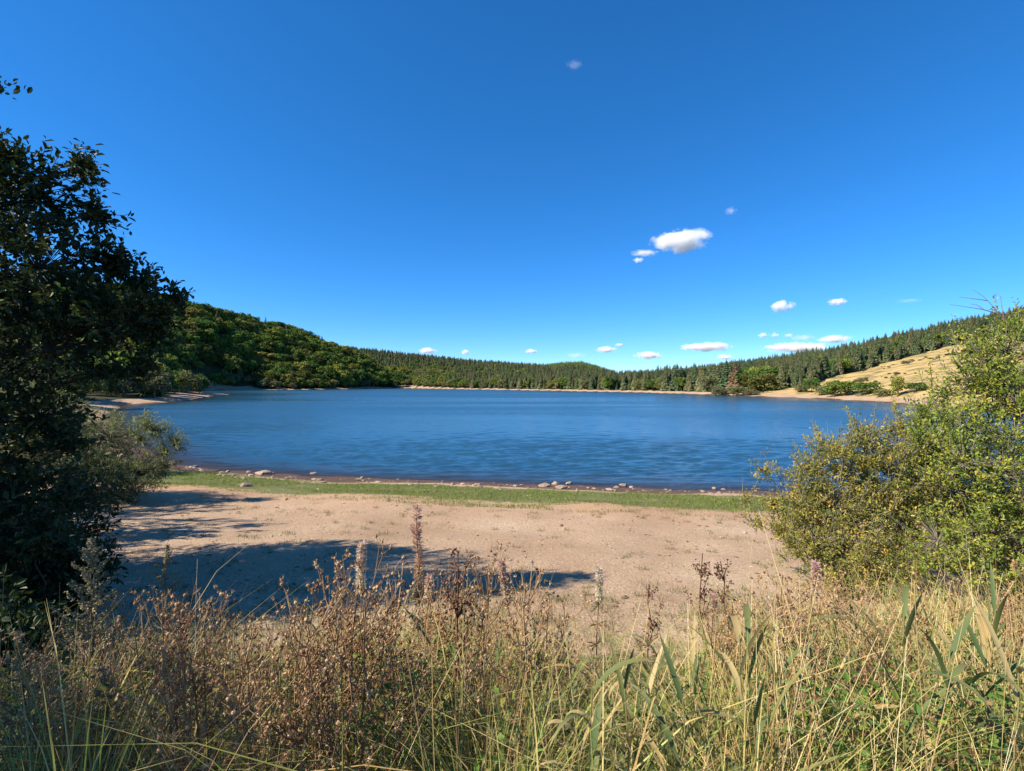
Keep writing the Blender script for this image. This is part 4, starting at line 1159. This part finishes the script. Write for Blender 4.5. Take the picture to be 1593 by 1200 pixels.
def strip(P, W_, nrm):
    """one long leaf: a ribbon folded along its midrib"""
    t = unit(np.gradient(P, axis=0)); s_ = unit(np.cross(t, nrm)); n_ = np.cross(s_, t)
    k = len(P); V = np.stack([P - s_ * W_[:, None] * .5 + n_ * W_[:, None] * .12, P, P + s_ * W_[:, None] * .5 + n_ * W_[:, None] * .12], 1).reshape(-1, 3)
    b = np.arange(k - 1) * 3
    return V, np.concatenate([np.stack([b, b + 1, b + 4, b + 3], -1), np.stack([b + 1, b + 2, b + 5, b + 4], -1)])
def gen_reed(seed, dry=.2):
    r_ = np.random.default_rng(seed)
    st = Geo(); P = curve(np.array([0, 0, -.03]), np.array([r_.normal() * .04, r_.normal() * .04, .86]), 0, 8, r_, .006)
    V, Q = tubes(P, np.linspace(.0048, .0020, 8), 5); st.add(V, Q=Q, col=(.24, .21, .085))
    parts = [('stem', st.mesh('stem', M_DRY, True))]
    nl = 7
    for i in range(nl):
        t = .25 + .72 * i / (nl - 1); k = min(int(t * 7), 6); f_ = t * 7 - k; a = P[k] * (1 - f_) + P[k + 1] * f_
        az = i * PI * .95 + r_.normal() * .5; ln = r_.uniform(.20, .36); d = np.array([math.cos(az), math.sin(az), 0])
        el = r_.uniform(.9, 1.35) if i > nl - 4 else r_.uniform(.5, 1.1); curl = r_.uniform(.3, 2.4) if r_.uniform() < .6 else r_.uniform(0, .5)
        q = [a]; e = el
        for j in range(9):
            q.append(q[-1] + (d * math.cos(e) + np.array([0, 0, math.sin(e)])) * ln / 9); e -= curl / 9 * (1 + .6 * j / 9)
        q = np.array(q); u = np.linspace(0, 1, 10)
        Wd = r_.uniform(.015, .027) * np.clip(np.sin(np.pi * np.clip(u * .9 + .12, 0, 1)) ** .7, .05, 1); Wd[-1] = .0006
        up_ = np.cross(np.array([-d[1], d[0], 0]), unit(np.gradient(q, axis=0)))
        V, Q = strip(q, Wd, -up_)
        c0 = np.array([(.085, .130, .045), (.120, .160, .055), (.170, .190, .060)][r_.integers(0, 3)]); c1 = np.array([(.42, .33, .15), (.36, .26, .10)][r_.integers(0, 2)])
        if r_.uniform() < dry: c0 = c1 * r_.uniform(.8, 1.1)
        mixv = np.clip(np.repeat(u, 3) ** 3 * r_.uniform(.2, 1.0), 0, 1)[:, None]
        g_ = Geo(); g_.add(V, Q=Q, col=c0 * (1 - mixv) + c1 * mixv); parts.append(('leaf', g_.mesh('leaf', M_GRASS, True)))
    return proto('reed_grass', parts)

def gen_dock(seed):
    r_ = np.random.default_rng(seed)
    st, sd_ = Geo(), Geo(); top = np.array([r_.normal() * .04, r_.normal() * .04, 1.0]); P = curve(np.array([0, 0, -.03]), top, 0, 9, r_, .010)
    V, Q = tubes(P, np.linspace(.0075, .0025, 9), 6); st.add(V, Q=Q, col=(.135, .065, .045))
    for i in range(9):
        t = r_.uniform(.55, .98); k = int(t * 8); a = P[k]; az = r_.uniform(0, 6.28); ln = r_.uniform(.10, .26) * (1.4 - t)
        b = a + np.array([math.cos(az) * ln * .45, math.sin(az) * ln * .45, ln]); B = curve(a, b, 0, 4, r_, .006)
        V, Q = tubes(B, np.linspace(.003, .0015, 4), 4); st.add(V, Q=Q, col=(.16, .085, .055))
        m_ = 30; j = r_.integers(1, 4, m_); p = B[j] + r_.normal(size=(m_, 3)) * .009; L = r_.uniform(.008, .017, m_)
        V, Q = leaves6(p, rand_unit(m_, r_), rand_unit(m_, r_), L, L * .8, .3); sd_.add(V, Q=Q, col=rep(np.array([(.13, .062, .040), (.20, .105, .065), (.24, .15, .10)])[r_.integers(0, 3, m_)], 6))
    return proto('dock', [('stem', st.mesh('stem', M_DRY, True)), ('seed_clusters~', sd_.mesh('seed_clusters', M_DRY))])

def gen_clump(seed):
    r_ = np.random.default_rng(seed); st, lf = Geo(), Geo()
    for i in range(46):
        az = r_.uniform(0, 6.28); R = r_.uniform(.05, .5); b = np.array([math.cos(az) * R, math.sin(az) * R, r_.uniform(.45, 1.0) * (1 - .5 * R)])
        B = curve(np.array([0, 0, -.03]), b, .05, 5, r_, .01); V, Q = tubes(B, np.linspace(.007, .004, 5), 4); st.add(V, Q=Q, col=(.16, .19, .05))
        for j in range(5):       # hand-shaped leaf of five lobes
            a = az + (j - 2) * .62; d = np.array([[math.cos(a), math.sin(a), .25 - .1 * abs(j - 2)]]); L = r_.uniform(.13, .20) * (1 - .12 * abs(j - 2))
            V, Q = leaves6(b[None], d, np.array([[-.25 + .2 * r_.normal(), -.35 + .2 * r_.normal(), 1.]]), L, L * .62, .14)
            lf.add(V, Q=Q, col=np.array([(.070, .135, .028), (.095, .170, .035), (.060, .110, .022)][(i + j) % 3]) * r_.uniform(.85, 1.2))
    return proto('leafy_clump', [('stems', st.mesh('stems', M_DRY)), ('leaves~', lf.mesh('leaves', M_LEAF))])

ANCH = []        # (px, short name) of the plants that can be found by name
def anchor(px, name): ANCH.append((px, name))
PEND = []
ORD = 'first second third fourth fifth sixth seventh eighth ninth tenth eleventh twelfth thirteenth fourteenth fifteenth sixteenth seventeenth eighteenth nineteenth twentieth'.split()
def label_pending():
    cnt = {}
    order = []
    for root, px, what, cat in PEND:
        d, nm, ap = min((abs(px - a), b, a) for a, b in ANCH)
        order.append((d, root, what, cat, nm, 'left' if px < ap else 'right'))
    for d, root, what, cat, nm, side in sorted(order, key=lambda q: q[0]):
        k = cnt[(what, nm, side)] = cnt.get((what, nm, side), -1) + 1
        tag(root, '%s %s %s of the %s' % (ORD[min(k, 19)], what, side, nm), cat)
def spot(px, Y):
    x = (px - CX) / F * Y
    return (x, Y, gz(x, Y) - .01)
def top_h(px, py, Y): return CAMZ - (py - HY) / F * Y - spot(px, Y)[2]

# fireweed gone to seed, each where it stands
for i, (px_, py_, Y, pk, br_, sp_, lab) in enumerate([
        (661, 786, 3.7, .9, .75, .42, 'tallest fireweed spike, brown with a pink tip, left of centre'),
        (550, 840, 3.6, .5, .0, .24, 'fluffy white fireweed spike left of the tallest one'),
        (684, 893, 3.3, 1.0, .0, .10, 'short fireweed with a crimson tuft right of the tallest one'),
        (818, 862, 3.9, .8, .35, .22, 'slanting pinkish fireweed spike over the shadow edge'),
        (926, 880, 4.1, .1, .0, .22, 'thin whitish fireweed spike alone on the sand side'),
        (1279, 880, 3.4, .8, .25, .16, 'pale pink fireweed spike in front of the right shrubs'),
        (1116, 930, 3.6, 1.0, .4, .2, 'dull red fireweed among the reeds right of centre')]):
    p_ = gen_fireweed(100 + i, pk, sp_, br_)
    place(p_, True, spot(px_, Y), top_h(px_, py_, Y), i * 1.3, lab, 'weed', lean=(0, .12 if i == 3 else 0))
# mugwort at the lower left
for i, (px_, py_, Y, lab) in enumerate([(142, 836, 2.9, 'tallest mugwort with pyramid of buds at the lower left'), (240, 862, 3.2, 'slender mugwort leaning right beside the tallest one'), (118, 845, 2.95, 'mugwort shoot just left of the tallest one'),
                                        (60, 985, 2.3, 'silvery leaved mugwort in the lower left corner'), (190, 1010, 2.3, 'low mugwort under the tallest one')]):
    place(gen_mugwort(200 + i), True, spot(px_, Y), top_h(px_, py_, Y), i * 2.0, lab, 'weed', lean=(0, .18 if i == 1 else -.04 * i))
# dark dock stalks
for i, (px_, py_, Y, lab) in enumerate([(706, 853, 2.7, 'tall dark red dock stalk rising left of centre'), (1085, 868, 3.6, 'brown dock stalk leaning left in front of the sand'), (1150, 872, 3.7, 'dark dock stalk beside the leaning one'),
                                        (283, 935, 2.3, 'dark upright dock stalk among the brown weeds at left'), (1010, 908, 3.5, 'thin dock stalk in the gap right of centre'), (1240, 905, 3.5, 'dock stalk left of the pink fireweed'), (612, 920, 2.6, 'dock stalk below the tallest fireweed')]):
    place(gen_dock(300 + i), True, spot(px_, Y), top_h(px_, py_, Y), i * 1.7, lab, 'weed', lean=(0, (-.16, .05, .1)[i % 3] if i in (1, 2) else .03))
# dry brown tansy
protos = [gen_dry(400 + i) for i in range(7)]; used = [False] * 7
r = np.random.default_rng(72)
def dry_row(n, p0, p1, y0, y1, lo, hi, lab, grp):
    for i in range(n):
        for _ in range(12):
            px_ = r.uniform(p0, p1); Y = r.uniform(y0, y1)
            if float(fbm(np.array([(px_ - CX) / F * Y * 2.6]), np.array([Y * 2.6]), 2, 151)[0]) > r.uniform(.42, .56): break
        k = int(r.integers(0, 7)); X = (px_ - CX) / F * Y
        h_ = float(env_h(np.array([px_]), np.array([Y]), np.array([X]))[0]) * r.uniform(lo, hi)
        PEND.append((place(protos[k], not used[k], spot(px_, Y), max(h_, .3), r.uniform(0, 6.28), None, None, grp, (r.normal() * .10, r.normal() * .10), .75), px_, lab, 'weed'))
        used[k] = True
dry_row(42, 170, 480, 1.75, 3.4, .70, 1.03, 'withered brown weed', 'withered weeds of the lower left thicket')
dry_row(12, -20, 170, 1.75, 3.0, .55, .9, 'withered brown weed', 'withered weeds below the mugwort')
dry_row(58, 500, 850, 1.9, 3.9, .72, 1.05, 'withered brown weed', 'withered weeds below the tallest fireweed')
dry_row(24, 1050, 1290, 2.2, 4.2, .7, 1.05, 'withered brown weed', 'withered weeds among the reeds')
dry_row(24, 1300, 1620, 2.6, 4.8, .7, 1.0, 'withered brown weed', 'withered weeds in front of the right shrubs')
# reeds
reeds = [gen_reed(500 + i, .15 if i < 4 else .55) for i in range(6)]; used_r = [False] * 6
def reed_at(px_, Y, h_, lab, grp=None, k=None):
    k = int(r.integers(0, 6)) if k is None else k
    o = place(reeds[k], not used_r[k], spot(px_, Y), h_, r.uniform(0, 6.28), None if grp else lab, None if grp else 'reed', grp, (r.normal() * .06, r.normal() * .06)); used_r[k] = True
    if grp: PEND.append((o, px_, lab, 'reed'))
for px_, py_, Y, lab in [(1166, 938, 2.2, 'tallest blue green reed with upright leaves right of centre'), (925, 965, 2.4, 'blue green reed with a bent dark leaf at the middle'), (1390, 905, 2.6, 'pale green reed in front of the right shrubs'),
                         (1525, 900, 2.7, 'reed with splayed tip near the right edge'), (1325, 975, 2.3, 'broad leaved reed under the pink fireweed'), (990, 1020, 2.3, 'short reed with a spreading tip right of the middle reed')]:
    reed_at(px_, Y, top_h(px_, py_, Y) / .98, lab, k=int(px_) % 4)
def reed_row(n, p0, p1, y0, y1, lo, hi, lab, grp):
    for i in range(n):
        px_ = r.uniform(p0, p1); Y = r.uniform(y0, y1); X = (px_ - CX) / F * Y
        reed_at(px_, Y, float(env_h(np.array([px_]), np.array([Y]), np.array([X]))[0]) * r.uniform(lo, hi), lab, grp)
reed_row(36, 480, 850, 1.9, 3.2, .45, .9, 'green reed', 'reeds between the brown weeds')
reed_row(52, 820, 1250, 1.8, 3.6, .55, 1.05, 'green reed', 'reeds of the bottom centre patch')
reed_row(54, 1250, 1620, 1.9, 4.2, .6, 1.0, 'yellowing reed', 'reeds of the lower right')
# green leafy clumps
for i, (px_, Y, h_, lab) in enumerate([(1195, 2.15, .36, 'bright green leafy clump at the bottom right of centre'), (1240, 2.0, .30, 'bright green leafy clump touching the bottom edge'), (560, 2.15, .30, 'green leafy clump at the bottom left of centre'), (700, 2.1, .30, 'green leafy clump at the foot of the dark dock stalk'), (880, 2.2, .26, 'small green leafy clump at the bottom middle')]):
    src = gen_clump(600 + i); place(src, True, spot(px_, Y), h_, i, lab, 'plant')

for i in range(34):
    px_ = float(r.uniform(500, 1560)); Y = float(r.uniform(1.95, 3.2))
    PEND.append((place(src, False, spot(px_, Y), r.uniform(.22, .42), r.uniform(0, 6.28), None, None, 'green leafy clumps under the grass'), px_, 'green leafy clump', 'plant'))

for q in [(661, 'tallest fireweed spike'), (550, 'fluffy white fireweed spike'), (818, 'slanting pinkish fireweed'), (926, 'thin whitish fireweed'), (1279, 'pale pink fireweed spike'), (142, 'tallest mugwort'), (240, 'slender mugwort'),
          (60, 'silvery mugwort in the corner'), (706, 'tall dark red dock stalk'), (1085, 'brown leaning dock stalk'), (283, 'dark upright dock stalk'), (1010, 'thin dock stalk'), (612, 'dock stalk below the fireweed'), (1166, 'tallest blue green reed'),
          (1390, 'pale green reed before the shrubs'), (1525, 'reed with splayed tip'), (1325, 'broad leaved reed'), (990, 'short spreading reed'), (560, 'green leafy clump left of centre'), (340, 'middle of the brown thicket'), (410, 'right end of the brown thicket'),
          (1450, 'straw grass below the right shrub'), (1580, 'lower right corner of the picture'), (450, 'dark gap in the weeds')]: anchor(*q)
label_pending()
